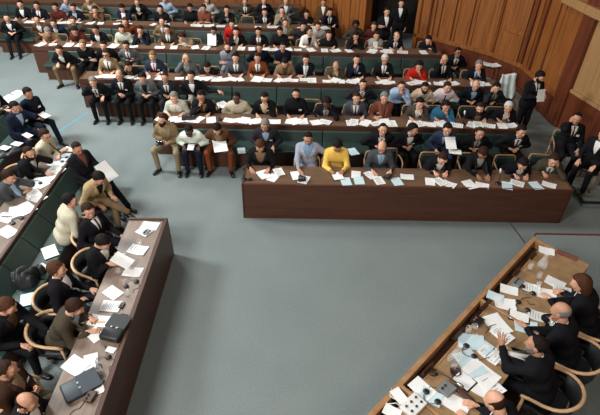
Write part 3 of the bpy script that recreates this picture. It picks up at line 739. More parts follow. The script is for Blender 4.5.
# ------------------------------------------------------------------ chairs (face -Y)
def chair_parts():
    P = {}
    m = MB(); m.box((-.22, -.22, .385), (.22, .21, .455), .03); P['seat'] = [(m.mesh('seat', M['dark_leather']))]
    m = MB(); m.box((-.18, .215, .48), (.18, .255, .72), .018); P['backrest'] = [m.mesh('backrest', M['green'])]
    fr = [(-.205, .235, .40), (-.205, .24, .56), (-.203, .25, .68), (-.185, .255, .735), (-.15, .255, .75), (.15, .255, .75), (.185, .255, .735), (.203, .25, .68), (.205, .24, .56), (.205, .235, .40)]
    m = MB(); m.tube(fr, .019, 7); P['back_frame'] = [m.mesh('back_frame', M['chair_wood'], True)]
    P['armrest'] = []; P['leg'] = []
    for s in (-1, 1):
        m = MB(); m.tube([(s * .21, .235, .625), (s * .24, .12, .635), (s * .25, -.02, .63), (s * .245, -.10, .61), (s * .235, -.14, .56), (s * .22, -.17, .44)], .016, 7); P['armrest'].append(m.mesh('armrest', M['chair_wood'], True))
        m = MB(); m.tube([(s * .20, -.19, .40), (s * .205, -.20, 0)], [.019, .013], 7); P['leg'].append(m.mesh('leg', M['chair_wood'], True))
        m = MB(); m.tube([(s * .20, .215, .40), (s * .205, .26, 0)], [.019, .013], 7); P['leg'].append(m.mesh('leg', M['chair_wood'], True))
    return P
def tub_parts():
    P = {}
    m = MB(); m.box((-.23, -.23, .385), (.23, .21, .46), .035); P['seat'] = [m.mesh('seat', M['dark_leather'])]
    pts = [(-.27, -.24, .64), (-.285, -.16, .675), (-.29, -.02, .69)] + [(-.29 * math.cos(a), .02 + .27 * math.sin(a), .70 + .055 * math.sin(a)) for a in [PI * i / 14 for i in range(1, 14)]] + [(.29, -.02, .69), (.285, -.16, .675), (.27, -.24, .64)]
    m = MB(); m.tube(pts, .022, 8, flat=.8); P['arm_rail'] = [m.mesh('arm_rail', M['cream_wood'], True)]
    V = []; Fc = []; n = 17
    for zz, r, off in ((.48, .245, 0), (.735, .262, 0), (.735, .235, 0), (.48, .218, 0)):
        for i in range(n): a = PI * (.08 + .84 * i / (n - 1)); V.append((-r * 1.06 * math.cos(a), .02 + r * math.sin(a), zz - (.035 * (1 - math.sin(a)) if zz > .6 else 0)))
    for j in range(4):
        for i in range(n - 1): j2 = (j + 1) % 4; Fc.append([j * n + i, j * n + i + 1, j2 * n + i + 1, j2 * n + i])
    Fc += [[0, n, 2 * n, 3 * n], [n - 1, 4 * n - 1, 3 * n - 1, 2 * n - 1]]
    m = MB(); m.add(V, Fc); P['backrest'] = [m.mesh('backrest', M['dark_leather'], True)]
    P['leg'] = []
    for s in (-1, 1):
        m = MB(); m.tube([(s * .27, -.21, .655), (s * .245, -.205, .40), (s * .25, -.225, 0)], [.016, .02, .013], 7); P['leg'].append(m.mesh('leg', M['cream_wood'], True))
        m = MB(); m.tube([(s * .20, .20, .42), (s * .21, .25, 0)], [.02, .013], 7); P['leg'].append(m.mesh('leg', M['cream_wood'], True))
    return P
CH = {'row': chair_parts(), 'tub': tub_parts()}
def merged(P):
    mb = MB(); mats = []
    for nm, ms in P.items():
        for me in ms:
            mm = me.materials[0]
            if mm not in mats: mats.append(mm)
            mb.add([v.co for v in me.vertices], [list(p.vertices) for p in me.polygons], mats.index(mm))
    return mb.mesh('armchair', mats, False)
CHM = merged(CH['row'])
def chair(x, y, rz, z, label, kind='row', group=None, whole=False):
    if whole:
        t = link('armchair', CHM, None, None, (x, y, z), rz)
    else:
        t = empty('armchair', (x, y, z), rz)
        for nm, ms in CH[kind].items():
            for me in ms: link(nm, me, t)
    return tag(t, label, 'chair', group)

# ------------------------------------------------------------------ placing people
def short(look, n=6):
    w = look.replace('person in ', '').replace('person with ', '').replace(' person', '').replace(',', '').split()[:n]
    while w and w[-1] in ('and', 'over', 'with', 'the', 'of', 'to', 'a', 'at', 'on', 'in', 'beside', 'behind', 'right', 'between', 'under', 'by', 'both', 'hand', 'white', 'black', 'holding'): w.pop()
    return ' '.join(w)
def Rz(a): c, s = math.cos(a), math.sin(a); return np.array([[c, -s], [s, c]])
def solve_row(px, py, ry, rz, kw, z0=0):
    """lean the sitter so that the head falls where the photograph shows it"""
    def ev(l):
        J = skel(lean=l, **kw); h = J['head']; w = Rz(rz) @ h[:2]; X = at(px, py, h[2] + z0)[0]
        hx, hy = X, ry + w[1]
        for _ in range(3):
            qx, qy = proj((hx, hy, h[2] + z0)); hx += (px - qx) * ((np.array([hx, hy, h[2] + z0]) - EYE) @ FW) / F_PX
        return J, (hx - w[0], ry), proj((hx, hy, h[2] + z0))[1]
    lo, hi = -8, 46
    for _ in range(9):
        mid = (lo + hi) / 2; J, r, y = ev(mid)
        if y < py: lo = mid
        else: hi = mid
    J, r, y = ev(lo)
    if abs(y - py) > 1.2:
        J = skel(lean=lo, **kw); h = J['head']; P = at(px, py, h[2] + z0)[:2] - Rz(rz) @ h[:2]
        dy = max(-.28, min(.28, P[1] - ry)); r = (P[0], ry + dy)
    return J, r
PLACE = {('D', 1): 'at the front centre desk', ('D', 2): 'at the second centre desk', ('D', 3): 'at the third centre desk', ('D', 4): 'at the fourth centre desk', ('D', 5): 'at the fifth centre desk',
         ('B', 2): 'on the bench behind the front desk', ('B', 3): 'on the bench before the third desk', ('B', 4): 'on the bench before the fourth desk', ('B', 5): 'on the bench before the fifth desk', ('B', 6): 'on the farthest bench'}
ROWPEOPLE = []   # (row, x, y, look, place)
def RP(layer, k, px, py, look, jk, arms, hd=0, hy=0, hp=8, tw=0, legs=None, side=0, du=0, chairk=True, dy=0, **kw):
    yf = ROWS[k][0]
    ry = yf + ((.93 if k == 1 else .81) if layer == 'D' else -.40) + dy; hp = hp - 5
    sk = dict(side=side, tw=tw, hy=hy, hp=hp, arms=arms, legs=legs or 'sit', deskd=.41 if k == 1 else .36, desku=du)
    J, r = solve_row(px, py, ry, rad(hd), sk)
    near = k <= 2 and layer == 'D' or (layer == 'B' and k <= 3)
    place = PLACE[(layer, k)]
    grp = 'delegates ' + place
    t = person(look, place, J, r, rad(hd), 0, jk=jk, vox=.019 if near else .024, q='hi' if k == 1 or (layer, k) == ('B', 2) else 'lo', lapel=near and kw.get('garment', 'jacket') == 'jacket' and kw.get('sh', 'W') is not None, group=grp, **kw)
    if layer == 'D' and chairk:
        chair(r[0], r[1] + .05, rad(hd * .5), 0, 'armchair of ' + short(look, 8) + ', ' + ORD[k] + ' centre desk', 'row', 'armchairs ' + place, whole=k >= 3)
    ROWPEOPLE.append((layer, k, r[0], yf, look, t))
    return t

# ---- front centre desk (left to right)
RP('D', 1, 260, 146, 'person in open dark jacket over tan shirt, head bowed', 'K', 'dd', vw=1.6, hp=38, sh='k', hair='full', hc='r', skin='m', tr='K')
RP('D', 1, 308, 138, 'person in pale grey jacket over bright blue shirt', (.27, .32, .35), 'do', vw=1.9, hp=26, hy=-4, sh='s', tie='V', hair='thin', hc='k', skin='m', tr='C')
RP('D', 1, 337.5, 146, 'person in yellow shirt writing', 'Y', 'ww', hp=40, hair='full', skin='t', garment='shirt', sh='Y', tr='C')
RP('D', 1, 382, 147, 'person in grey-brown jacket and blue shirt', 'g', 'dd', hp=22, hy=-10, sh='S', tie='s', hair='bald', hc='b', glasses=1, skin='l')
RP('D', 1, 443, 158, 'person in dark suit bending low to write', 'K', 'ww', hp=42, hy=8, sh='W', hair='short', hc='b')
RP('D', 1, 483, 153, 'person in black jacket, hands folded on papers', 'K', 'gg', hp=48, hy=-6, sh='V', hair='full', hc='b', skin='t')
RP('D', 1, 523, 164, 'person in black suit with head low over notes', 'K', 'ww', hp=40, hy=-14, sh='W', hair='full', hc='k')
RP('D', 1, 554, 160, 'person in olive-brown jacket, hand against cheek', 'O', 'wh', hp=24, hd=-14, sh='W', tie='K', hair='full', hc='b')
chair(1.87, ROWS[1][0] + 1.10, rad(4), 0, 'empty wooden armchair at the front desk between grey-brown jacket and dark suit', 'row')
# ---- bench behind the front desk
RP('B', 2, 163, 119.5, 'person in tan jacket holding a black camera', 'T', 'lq', hy=-25, hp=6, hd=-8, sh='h', hair='full', hc='b', beard=1, tr='h', legs='wide', shoes=True)
RP('B', 2, 189, 132, 'person in white shirt and blue jeans leaning forward', 'W', 'kk', hp=28, hy=6, sh='W', garment='shirt', hair='short', hc='k', skin='d', tr='j', shoes=True)
RP('B', 2, 217, 129, 'person in brown jacket and rust trousers reading a paper', 'b', 'lk', hp=42, hy=6, sh='T', hair='full', hc='k', tr='r', legs='wide', shoes=True)
RP('B', 2, 265, 125, 'person in dark grey jacket leaning over', 'C', 'kk', hp=22, hy=-12, sh='S', hair='full', hc='g', badge=1, skin='m')
RP('B', 2, 383, 129, 'person in black suit with red tie, arms down', 'K', 'll', hp=4, sh='W', tie='R', hair='thin', hc='k')
RP('B', 2, 413, 129, 'person in black suit looking right over shoulder', 'K', 'll', hy=40, hd=12, hp=16, sh='W', hair='full', hc='k', badge=1)
RP('B', 2, 447.5, 129, 'person in blue-grey suit holding a white sheet', 'B', 'kv', hp=16, hy=-6, sh='S', tie='K', hair='full', hc='k')
RP('B', 2, 480, 133, 'person in black suit with patterned tie', 'K', 'll', hp=10, sh='V', tie='b', hair='thin', hc='b', skin='m')
RP('B', 2, 521.5, 131, 'person in black suit with white breast badge', 'K', 'll', hp=14, hy=10, sh='W', tie='K', hair='full', hc='k', badge=1)
# ---- second centre desk
RP('D', 2, 174, 97.5, 'person in cream jacket and yellow tie', 'w', 'dd', vw=1.6, hp=14, sh='W', tie='y', hair='full', hc='g')
RP('D', 2, 201, 96, 'person in dark jacket and patterned scarf, fist at mouth', 'K', 'md', vw=1.6, hp=16, sh='k', tie='b', hair='full', hc='k', skin='m', glasses=1)
RP('D', 2, 236.5, 97.5, 'person in beige sweater with hands below desk', 'e', 'll', hp=8, sh='e', garment='sweater', hair='short', hc='k', skin='d')
RP('D', 2, 264.5, 97.5, 'person in dark jacket over yellow shirt, hand at mouth', 'K', 'dc', vw=1.6, hp=24, sh='c', tie='y', hair='short', hc='k', glasses=1)
RP('D', 2, 296, 94, 'person in black turtleneck with badge', 'K', 'dd', hp=8, sh=None, garment='sweater', hair='thin', hc='k', beard=1, badge=1, skin='m')
RP('D', 2, 326.5, 103, 'person in dark jacket resting cheek on hand', 'K', 'dh', hp=24, sh='V', tie='m', hair='bushy', hc='k', skin='d')
RP('D', 2, 356.5, 97.5, 'person in mid-grey suit touching a dark tie', 'g', 'qd', hp=10, sh='W', tie='K', hair='full', hc='b')
RP('D', 2, 384.5, 97.5, 'person in rust-brown jacket with round badge', 'm', 'df', hp=10, sh='m', hair='full', hc='g', badge=-1, garment='jacket')
RP('D', 2, 420, 103, 'person in brown jacket leaning, chin on hand', 'a', 'dc', hp=20, hy=8, sh='W', tie=None, hair='full', hc='k')
RP('D', 2, 446, 106, 'person in bright blue jacket, hand over face', 'u', 'dm', hp=22, hy=10, sh=None, hair='long', hc='k', skin='m')
RP('D', 2, 480, 109, 'person in dark suit, hand by collar', 'K', 'qd', hp=10, hy=-16, sh='k', hair='full', hc='b', beard=1)
RP('D', 2, 508.5, 107, 'person in dark suit, hand on chin', 'K', 'dc', hp=20, hy=-12, sh='W', hair='full', hc='w')
chair(-.01 + .36, ROWS[2][0] + 1.06, rad(-4), 0, 'empty wooden armchair between black turtleneck and cheek-on-hand sitter at second desk', 'row')
# ---- bench before the third desk
RP('B', 3, 93, 82, 'person in black suit with white badge', 'K', 'lk', hp=18, hy=14, sh='W', tie='K', hair='full', hc='g', badge=1, shoes=True)
RP('B', 3, 119, 75, 'person in black suit with hands clasped at chest', 'K', 'lq', hp=12, sh='W', tie='C', hair='bald', hc='k', badge=1, shoes=True)
RP('B', 3, 142.5, 78, 'person in light grey jacket with dark shirt', 'G', 'll', hp=20, hy=-8, sh='K', tie='K', hair='full', hc='k', badge=1, tr='K', shoes=True)
RP('B', 3, 165, 77.5, 'person in dark blue-grey suit, white shirt', 'C', 'll', hp=10, sh='W', tie='K', hair='thin', hc='b', skin='m')
RP('B', 3, 191, 76, 'person in black jacket with arm stretched along bench', 'K', 'lo', hp=2, hy=-6, sh='W', hair='full', hc='k', tr='V', legs='cross', shoes=True)
RP('B', 3, 363, 84, 'person in dark grey suit sitting straight', 'C', 'll', hp=8, sh='W', tie='m', hair='short', hc='b')
RP('B', 3, 401.5, 86, 'person in light blue shirt, hand at mouth', 'S', 'xm', hp=14, sh='S', garment='shirt', hair='thin', hc='b', tr='K')
RP('B', 3, 425, 87.5, 'person in cream jacket over grey shirt', 'c', 'll', vw=1.6, hp=12, sh='V', hair='full', hc='k', beard=1, skin='m')
RP('B', 3, 447.5, 87, 'person in white shirt and dark tie', 'W', 'll', hp=10, hy=8, sh='W', garment='shirt', tie='K', hair='full', hc='b', tr='K')
RP('B', 3, 476, 85, 'person in dark navy suit looking down', 'N', 'll', hp=18, hy=-10, sh='S', hair='bald', hc='b')
RP('B', 3, 496.5, 87.5, 'person in charcoal suit, hand beside face', 'C', 'hl', hp=16, hy=-10, sh='V', tie='K', hair='full', hc='k')
# ---- third centre desk
RP('D', 3, 106, 54, 'person in beige jacket and dark glasses', 'T', 'dd', vw=1.6, hp=10, hy=-4, sh='W', tie='K', hair='full', hc='b', glasses=2)
RP('D', 3, 128.5, 66, 'person in black, resting forehead on raised arm', 'K', 'hd', hp=26, hy=10, sh='b', hair='full', hc='k', skin='m')
RP('D', 3, 152.5, 56, 'person in blue suit with red tie', 'B', 'dd', hp=12, sh='W', tie='R', hair='full', hc='l', badge=1)
RP('D', 3, 186, 58, 'person in grey tweed jacket with face raised', 'G', 'hd', hp=-14, hy=14, sh='V', hair='thin', hc='g', skin='l')
RP('D', 3, 207, 67, 'person in dark clothes slumped low over papers', 'K', 'ff', hp=34, sh='m', hair='full', hc='k', skin='m')
RP('D', 3, 235.5, 57.5, 'person in blue-grey suit, white shirt and tie', 'g', 'dd', hp=10, sh='W', tie='K', hair='full', hc='k')
RP('D', 3, 257.5, 57.5, 'person in brown corduroy jacket and dark tie', 'r', 'dd', hp=10, sh='W', tie='K', hair='full', hc='b', skin='m')
RP('D', 3, 285, 62.5, 'person in tan jacket with head bowed to papers', 'k', 'dd', hp=42, sh='b', hair='full', hc='k')
RP('D', 3, 306, 59, 'person in dark navy suit and pale tie', 'N', 'df', hp=12, sh='W', tie='V', hair='full', hc='k')
RP('D', 3, 336, 66, 'person in dark brown jacket, hand at face', 'O', 'dc', hp=14, sh='T', hair='bald', hc='k', skin='m')
RP('D', 3, 356.7, 59, 'person in navy suit and blue shirt, chin on hand', 'N', 'cd', hp=10, sh='S', tie='B', hair='short', hc='k', badge=1)
RP('D', 3, 385, 59, 'person in black suit with red tie', 'K', 'dd', hp=14, sh='W', tie='m', hair='full', hc='w', badge=1, glasses=1)
RP('D', 3, 419, 66, 'person in bright red jacket, hand over mouth', 'R', 'dm', hp=18, sh=None, hair='bushy', hc='k', skin='m')
RP('D', 3, 444.7, 59, 'person in black suit with white shirt front', 'K', 'hd', hp=8, sh='W', tie='K', hair='bald', hc='b', glasses=1)
RP('D', 3, 479, 65, 'person in black suit, fist under chin', 'K', 'dc', hp=14, hy=-4, sh='S', tie='K', hair='full', hc='g')
# ---- bench before the fourth desk
RP('B', 4, 59, 50, 'person in black jacket and tan trousers', 'K', 'kk', hp=14, hy=6, sh='W', hair='full', hc='b', tr='k', legs='wide', shoes=True)
RP('B', 4, 82.5, 44.5, 'person in black turtleneck with arms folded', 'K', 'xx', hp=4, hy=-6, sh=None, garment='sweater', hair='full', hc='l', badge=1, shoes=True)
RP('B', 4, 103.5, 45.5, 'person in black suit half hidden by beige jacket', 'K', 'll', hp=10, sh='W', hair='short', hc='k')
RP('B', 4, 126, 45.5, 'person in light grey jacket with white badge', 'G', 'll', hp=10, hy=-4, sh='W', tie='K', hair='full', hc='k', badge=1, skin='m')
RP('B', 4, 227.5, 47.5, 'person in lilac-grey sweater, arms folded', 'L', 'xx', hp=4, sh=None, garment='sweater', hair='thin', hc='b', beard=1)
RP('B', 4, 259.5, 47.5, 'person in navy jacket sitting behind brown corduroy', 'N', 'll', hp=8, sh=None, hair='full', hc='b', skin='m')
RP('B', 4, 283, 46.7, 'person in navy pullover with arms folded', 'N', 'xx', hp=4, sh=None, garment='sweater', hair='full', hc='k', skin='m')
RP('B', 4, 458, 52, 'person in black suit and dark glasses', 'K', 'll', hp=2, hy=8, sh='W', tie='K', hair='full', hc='k', skin='t', glasses=2)
# ---- fourth centre desk
RP('D', 4, 47.5, 31.5, 'person in grey-brown jacket bending over papers', 'k', 'dd', hp=30, hy=10, sh='b', hair='full', hc='g')
RP('D', 4, 74.5, 31, 'person in dark maroon jacket leaning on desk', 'M', 'dd', hp=26, sh='K', hair='full', hc='k', skin='m')
RP('D', 4, 95.5, 29.5, 'person in black jacket reading at desk', 'K', 'dd', hp=18, hy=-8, sh='W', hair='full', hc='k', skin='m')
RP('D', 4, 121.5, 29, 'person in white blouse, hands on desk', 'w', 'dd', hp=14, hy=14, sh='W', garment='shirt', hair='long', hc='k')
RP('D', 4, 140, 30, 'person in navy jacket, hands clasped at chin', 'N', 'mm', hp=12, sh='S', hair='full', hc='b')
RP('D', 4, 167, 29, 'person in dark brown suit with striped tie', 'O', 'dd', hp=10, sh='W', tie='K', hair='full', hc='k', glasses=1)
RP('D', 4, 182.5, 37, 'person in pale grey jacket bent right down writing', 'h', 'ff', hp=36, hd=-16, hy=-20, sh='W', hair='full', hc='b')
RP('D', 4, 213.5, 31, 'person in dark suit holding up a white paper', 'C', 'vv', hp=16, sh='W', hair='full', hc='k', skin='t')
RP('D', 4, 236, 31.5, 'person in black suit with fist on chin', 'K', 'cd', hp=12, sh='W', hair='full', hc='k')
RP('D', 4, 258.5, 31.5, 'person in black suit, white cuff at chest', 'K', 'qd', hp=10, sh='W', tie='K', hair='full', hc='k', skin='m')
RP('D', 4, 280, 31, 'person in black pullover, face lowered', 'K', 'dd', hp=22, sh=None, garment='sweater', hair='full', hc='k', skin='m')
RP('D', 4, 309.5, 31, 'person in white jacket turned to the right', 'W', 'dd', hd=28, hp=6, hy=10, sh='K', hair='full', hc='k', skin='m')
RP('D', 4, 329, 35, 'person in black top, hand at chest', 'K', 'qd', hp=8, sh=None, garment='sweater', hair='long', hc='b')
RP('D', 4, 356, 36, 'person in black with both hands over face', 'K', 'mm', hp=20, sh='C', hair='full', hc='k', skin='m')
RP('D', 4, 376.5, 35.5, 'person in pale grey jacket, hands folded on desk', 'V', 'ff', hp=10, sh='W', hair='full', hc='b')
RP('D', 4, 396.7, 36, 'person in black suit turned half right', 'K', 'dd', hd=10, hy=10, hp=8, sh='W', tie='K', hair='bald', hc='b')
RP('D', 4, 428.5, 40, 'person in black with hand raised to forehead', 'K', 'fh', hp=22, hy=-10, sh=None, hair='full', hc='k', hd=-10)
# ---- bench before the fifth desk
RP('B', 5, 6.7, 17.5, 'person in black suit with legs stretched at bench end', 'K', 'll', hp=10, hd=10, sh='W', hair='short', hc='b', badge=1, legs='fwd', shoes=True)
RP('B', 5, 37, 19.5, 'person in brown jacket with white shirt', 'b', 'll', hp=8, sh='W', hair='thin', hc='k', skin='m')
RP('B', 5, 53.5, 23.5, 'person in blue suit behind grey-brown jacket', 'j', 'qq', hp=12, sh='W', hair='full', hc='b')
RP('B', 5, 73, 20.5, 'person in brown checked jacket', 'a', 'll', hp=8, sh='k', hair='full', hc='r')
RP('B', 5, 125, 21.5, 'person in reddish brown jacket', 'r', 'll', hp=10, sh=None, hair='long', hc='r')
RP('B', 5, 162, 21.5, 'person in tweed jacket behind dark brown suit', 'k', 'll', hp=4, sh='W', tie='b', hair='thin', hc='b')
RP('B', 5, 232, 24, 'person in vivid red dress', 'R', 'qq', hp=8, sh=None, garment='sweater', hair='full', hc='k')
RP('B', 5, 285.5, 23, 'person in grey-tan jacket, arm across', 'h', 'xl', hp=8, sh='V', hair='thin', hc='b')
RP('B', 5, 303, 26, 'person in dark coat at the left of white sweater', 'C', 'll', hp=10, hy=20, sh=None, hair='full', hc='k', garment='coat')
RP('B', 5, 318, 26, 'person in white sweater', 'w', 'll', hp=10, sh=None, garment='sweater', hair='full', hc='b')
RP('B', 5, 356, 25, 'person in dark brown coat behind covered face', 'O', 'll', hp=12, sh=None, hair='bushy', hc='k', skin='d', garment='coat')
RP('B', 5, 374, 26, 'person in dark maroon coat behind pale grey jacket', 'M', 'll', hp=12, sh=None, hair='full', hc='r', garment='coat')
# ---- fifth centre desk
RP('D', 5, 20, 4, 'person in black suit at left end', 'K', 'dd', hp=10, sh='W', hair='short', hc='k')
RP('D', 5, 36.5, 5.5, 'person in black suit with bright shirt front', 'K', 'dd', hp=8, sh='W', tie='K', hair='full', hc='k', skin='m')
RP('D', 5, 55, 7, 'person in dark maroon jacket', 'M', 'dd', hp=12, sh=None, hair='full', hc='k', skin='m')
RP('D', 5, 73, 7.5, 'person in black jacket with pale badge', 'K', 'dd', hp=14, sh='S', hair='full', hc='b', badge=1)
RP('D', 5, 95, 10, 'person in brown jacket, hands at face', 'b', 'mm', hp=14, sh='T', hair='full', hc='b')
RP('D', 5, 122, 8, 'person in dark blue jacket, head bowed', 'j', 'ff', hp=34, sh='W', hair='full', hc='k')
RP('D', 5, 160, 9, 'person in black blouse, hand at chest', 'K', 'qd', hp=8, sh='K', hair='long', hc='k')
RP('D', 5, 190, 7.5, 'person in black pullover looking down', 'K', 'dd', hp=26, sh='K', garment='sweater', hair='full', hc='k', skin='m')
RP('D', 5, 203.5, 8, 'person in maroon jacket leaning on desk', 'm', 'ff', hp=16, sh=None, hair='full', hc='b', skin='m')
RP('D', 5, 226.7, 9.5, 'person in black suit, hands folded below chin', 'K', 'mm', hp=10, sh='W', hair='full', hc='k')
RP('D', 5, 264.7, 12, 'small person in black suit and white shirt', 'K', 'qd', hp=10, sh='W', hair='full', hc='k', tie='C')
RP('D', 5, 282, 10.5, 'person in grey jacket with hands at mouth', 'h', 'mm', hp=14, sh='V', hair='thin', hc='b')
RP('D', 5, 306.7, 14, 'person in black coat near right end', 'K', 'ff', hp=12, sh=None, hair='full', hc='k', skin='m', garment='coat')
RP('D', 5, 330, 12, 'person in navy suit with hand at cheek', 'N', 'hd', hp=12, sh='W', tie='K', hair='full', hc='k')
# ---- farthest bench
RP('B', 6, 66, 1, 'person in pale blue-grey shirt', 'S', 'll', sh='S', garment='shirt', hair='full', hc='b')
RP('B', 6, 88, 0, 'person in beige jacket', 'T', 'll', sh='W', hair='full', hc='b')
RP('B', 6, 137, 2, 'person in black suit with white shirt front', 'K', 'll', sh='W', hair='full', hc='l')
RP('B', 6, 164.5, -1, 'person in light blue shirt', 'S', 'll', sh='S', garment='shirt', hair='full', hc='b')
RP('B', 6, 207, 0, 'person in white blouse and dark waistcoat', 'w', 'll', sh=None, garment='sweater', hair='long', hc='b')
RP('B', 6, 245, 1.5, 'person in grey-brown suit and dark tie', 'O', 'll', sh='W', tie='K', hair='full', hc='k')
RP('B', 6, 264, .5, 'person in black suit with white collar', 'K', 'll', sh='W', hair='full', hc='k')
RP('B', 6, 286, 1, 'person in grey checked jacket', 'G', 'll', sh='W', hair='full', hc='b')
RP('B', 6, 323.5, 2, 'person in brown jacket with white collar', 'b', 'll', dy=-.55, sh='W', hair='full', hc='b', skin='m')
# empty chairs with pale frames in the fifth row
for px, lab in ((19, 'empty pale-framed armchair at fifth desk near the left edge of the photo'), (247, 'empty pale-framed armchair at fifth desk before the grey-brown suit')):
    p = at(px, 17, .8); chair(p[0], ROWS[5][0] + 1.0, 0, 0, lab, 'row', None, True)

# ---- people placed one by one (head pixel fixes the spot)
def PP(px, py, look, rz, J, z0=0, place='', **kw):
    h = J['head']; P = at(px, py, h[2] + z0)[:2] - Rz(rad(rz)) @ h[:2]
    return person(look, place, J, P, rad(rz), z0, **kw), P
def tubchair(P, rz, z, lab, back=.04):
    o = Rz(rad(rz)) @ np.array([0, back]); chair(P[0] + o[0], P[1] + o[1], rad(rz), z, lab, 'tub', None)
# standing near the doorway and at the right wall
PP(387, 11.5, 'person in black suit with white shirt standing inside the dark doorway', 8, skel(3, stand=True, arms='px', hp=4), sh='W', jk='K', vox=.024, hair='full', hc='k', shoes=True)
PP(401.5, 3, 'taller person in black suit standing farther back in the dark doorway', -4, skel(2, stand=True, arms='pp', hp=4), sh='W', jk='K', vox=.024, hair='full', hc='b', shoes=True)
SM, SMP = PP(540, 76.5, 'person in black suit standing by the wood wall holding white papers', 14, skel(4, stand=True, arms='qv', hp=26, hy=18, hz=.94), sh='W', jk='K', tie='C', vox=.019, hair='full', hc='k', beard=1, lapel=True, shoes=True)
# platform chairs at the right edge
t, P = PP(577, 118, 'person in black suit with badge sitting at the right wall, hand at brow', -12, skel(8, arms='hk', hp=8, hy=-18, legs='back'), .15, jk='K', sh='W', tie='M', hair='thin', hc='k', skin='m', badge=1, vox=.019, lapel=True, shoes=True)
chair(*P, rad(-12), .15, 'wooden armchair under the black-suited sitter with badge at the right wall', 'row')
t, P = PP(604, 134, 'person in black suit cut off by the right photo edge', -50, skel(10, arms='kk', hp=8, legs='sit'), .15, jk='K', sh='W', hair='full', hc='k', vox=.019, shoes=True)
chair(*P, rad(-50), .15, 'wooden armchair under the black-suited sitter cut off by the right edge', 'row')
# outermost bench at the left
PP(28, 93, 'person in navy suit holding papers on the outermost left bench', 62, skel(10, arms='ll', hp=10, hy=-6, legs='fwd'), jk='N', sh='K', hair='full', hc='k', skin='m', badge=1, vox=.017, q='hi', lapel=True, shoes=True)
PP(15, 107, 'person in dark navy jacket, hand on cheek, on the outermost left bench', 66, skel(14, arms='kh', hp=14, hy=-10), jk='j', sh='S', hair='full', hc='k', badge=1, vox=.017, q='hi', lapel=True)
PP(-6, 92, 'person in black writing at the outermost left desk, cut by the photo edge', 80, skel(26, arms='ww', hp=20), jk='K', sh='W', hair='full', hc='k', vox=.02)
# second side desk
def LD(px, py, look, rz, J, back=.04, **kw):
    t, P = PP(px, py, look, rz, J, 0, vox=.016, q='hi', lapel=True, **kw); tubchair(P, rz, 0, 'bentwood armchair of the ' + short(look, 11), back); return t
LD(45, 135, 'person in light beige shirt, forearms crossed on the second side desk', 86, skel(20, arms='ff', hp=14, hy=-24, deskd=.36), jk='e', sh='e', garment='shirt', hair='full', hc='b', glasses=1, tr='C', tie='b')
LD(28.7, 152.5, 'person in black suit, fist on temple, at the second side desk', 84, skel(24, arms='gh', hp=18, hy=-22, deskd=.36), jk='K', sh='W', hair='thin', hc='b', beard=1)
LD(8.7, 176.5, 'person in grey suit, hand on jaw, at the second side desk', 84, skel(26, arms='fh', hp=22, hy=-10, deskd=.36), jk='g', sh='S', hair='full', hc='b')
# bench in front of the second side desk
t, P = PP(77, 148, 'person in black suit leaning back on the left bench reading white sheets', 62, skel(-6, arms='dv', hp=22, hy=-10, legs='out', hz=.56, deskz=.62, deskd=.25), jk='K', sh='m', tie='m', hair='thin', hc='b', skin='m', vox=.017, q='hi', lapel=True, shoes=True); READER = (t, P)
PP(99, 178, 'person in tan jacket sitting cross-legged on the left bench', 62, skel(30, arms='kk', hp=40, hy=4, legs='cross'), jk='t', sh='K', hair='full', hc='k', tr='T', vox=.016, q='hi', lapel=True, shoes=True)
PP(70.5, 200, 'person in cream jacket perched on the left bench, seen from behind', 128, skel(26, arms='kk', hp=8, hy=-30, hz=.585, legs='sit'), jk='e', sh='W', hair='full', hc='k', tr='K', vox=.016, q='hi', lapel=True, shoes=True)
# chairs behind the nearest side desk
LD(88.5, 210.5, 'person in black suit and white shirt looking round at the carpet', 78, skel(2, arms='ak', hp=6, hy=-34, tw=-10), jk='K', sh='W', tie='K', hair='full', hc='b')
LD(103, 242, 'person in black suit reading papers, head bent down, near left desk', 72, skel(16, arms='vv', hp=44, hy=0), jk='K', sh='W', hair='full', hc='k')
LD(57, 269, 'person in black suit looking to the right', 96, skel(8, arms='lk', hp=4, hy=4), jk='K', sh='W', hair='full', hc='r', tr='C')
LD(75, 307, 'person in olive-brown jacket writing at the near left desk', 88, skel(32, arms='gw', hp=34, hy=6, deskd=.34), jk='O', sh='S', hair='full', hc='b')
LD(6.5, 369, 'person in dark brown jacket, hands clasped, olive trousers', 94, skel(8, arms='qq', hp=10, hy=10, legs='cross'), jk=(.035, .018, .012), sh='T', hair='thin', hc='b', tr='O', badge=1, skin='m')
LD(27, 402, 'person in black at the bottom left corner, seen from above', 92, skel(16, arms='kk', hp=24), jk='K', sh='W', hair='bald', hc='k', skin='m')
PP(7, 306, 'person in dark jacket on the left bench at the photo edge, hand forward', 80, skel(20, arms='kg', hp=26, hy=10, deskz=.62), jk='K', sh='b', hair='full', hc='r', vox=.016, q='hi', lapel=True, shoes=True)

# ---- podium
def PD(px, py, look, rz, J, **kw):
    t, P = PP(px, py, look, rz, J, DAIS, vox=.0135, q='hi', lapel=True, **kw); tubchair(P, rz, DAIS, 'bentwood tub armchair of the ' + short(look, 10), .06); return t, P
PD(581, 283, 'person in black jacket at the podium far end, hands on papers', -132, skel(26, arms='wg', hp=24, hy=8, deskd=.36), jk='K', sh='W', hair='long', hc='r')
PD(561, 311, 'person in black suit, hand on chin, at the podium', -130, skel(24, arms='cg', hp=20, hy=-8, deskd=.36), jk='K', sh='W', tie='C', hair='bald', hc='g', skin='m')
PD(537, 344.5, 'person in black suit gesturing with raised open hand', -128, skel(24, arms='gu', hp=10, hy=4, deskd=.32), jk='K', sh='W', tie='K', hair='thin', hc='k', beard='g', skin='m')
PD(495, 401, 'person in black, head bowed, at the bottom edge of the podium', -130, skel(26, arms='gg', hp=34, hy=-6, deskd=.30), jk='K', sh='W', hair='bald', hc='b', skin='l')

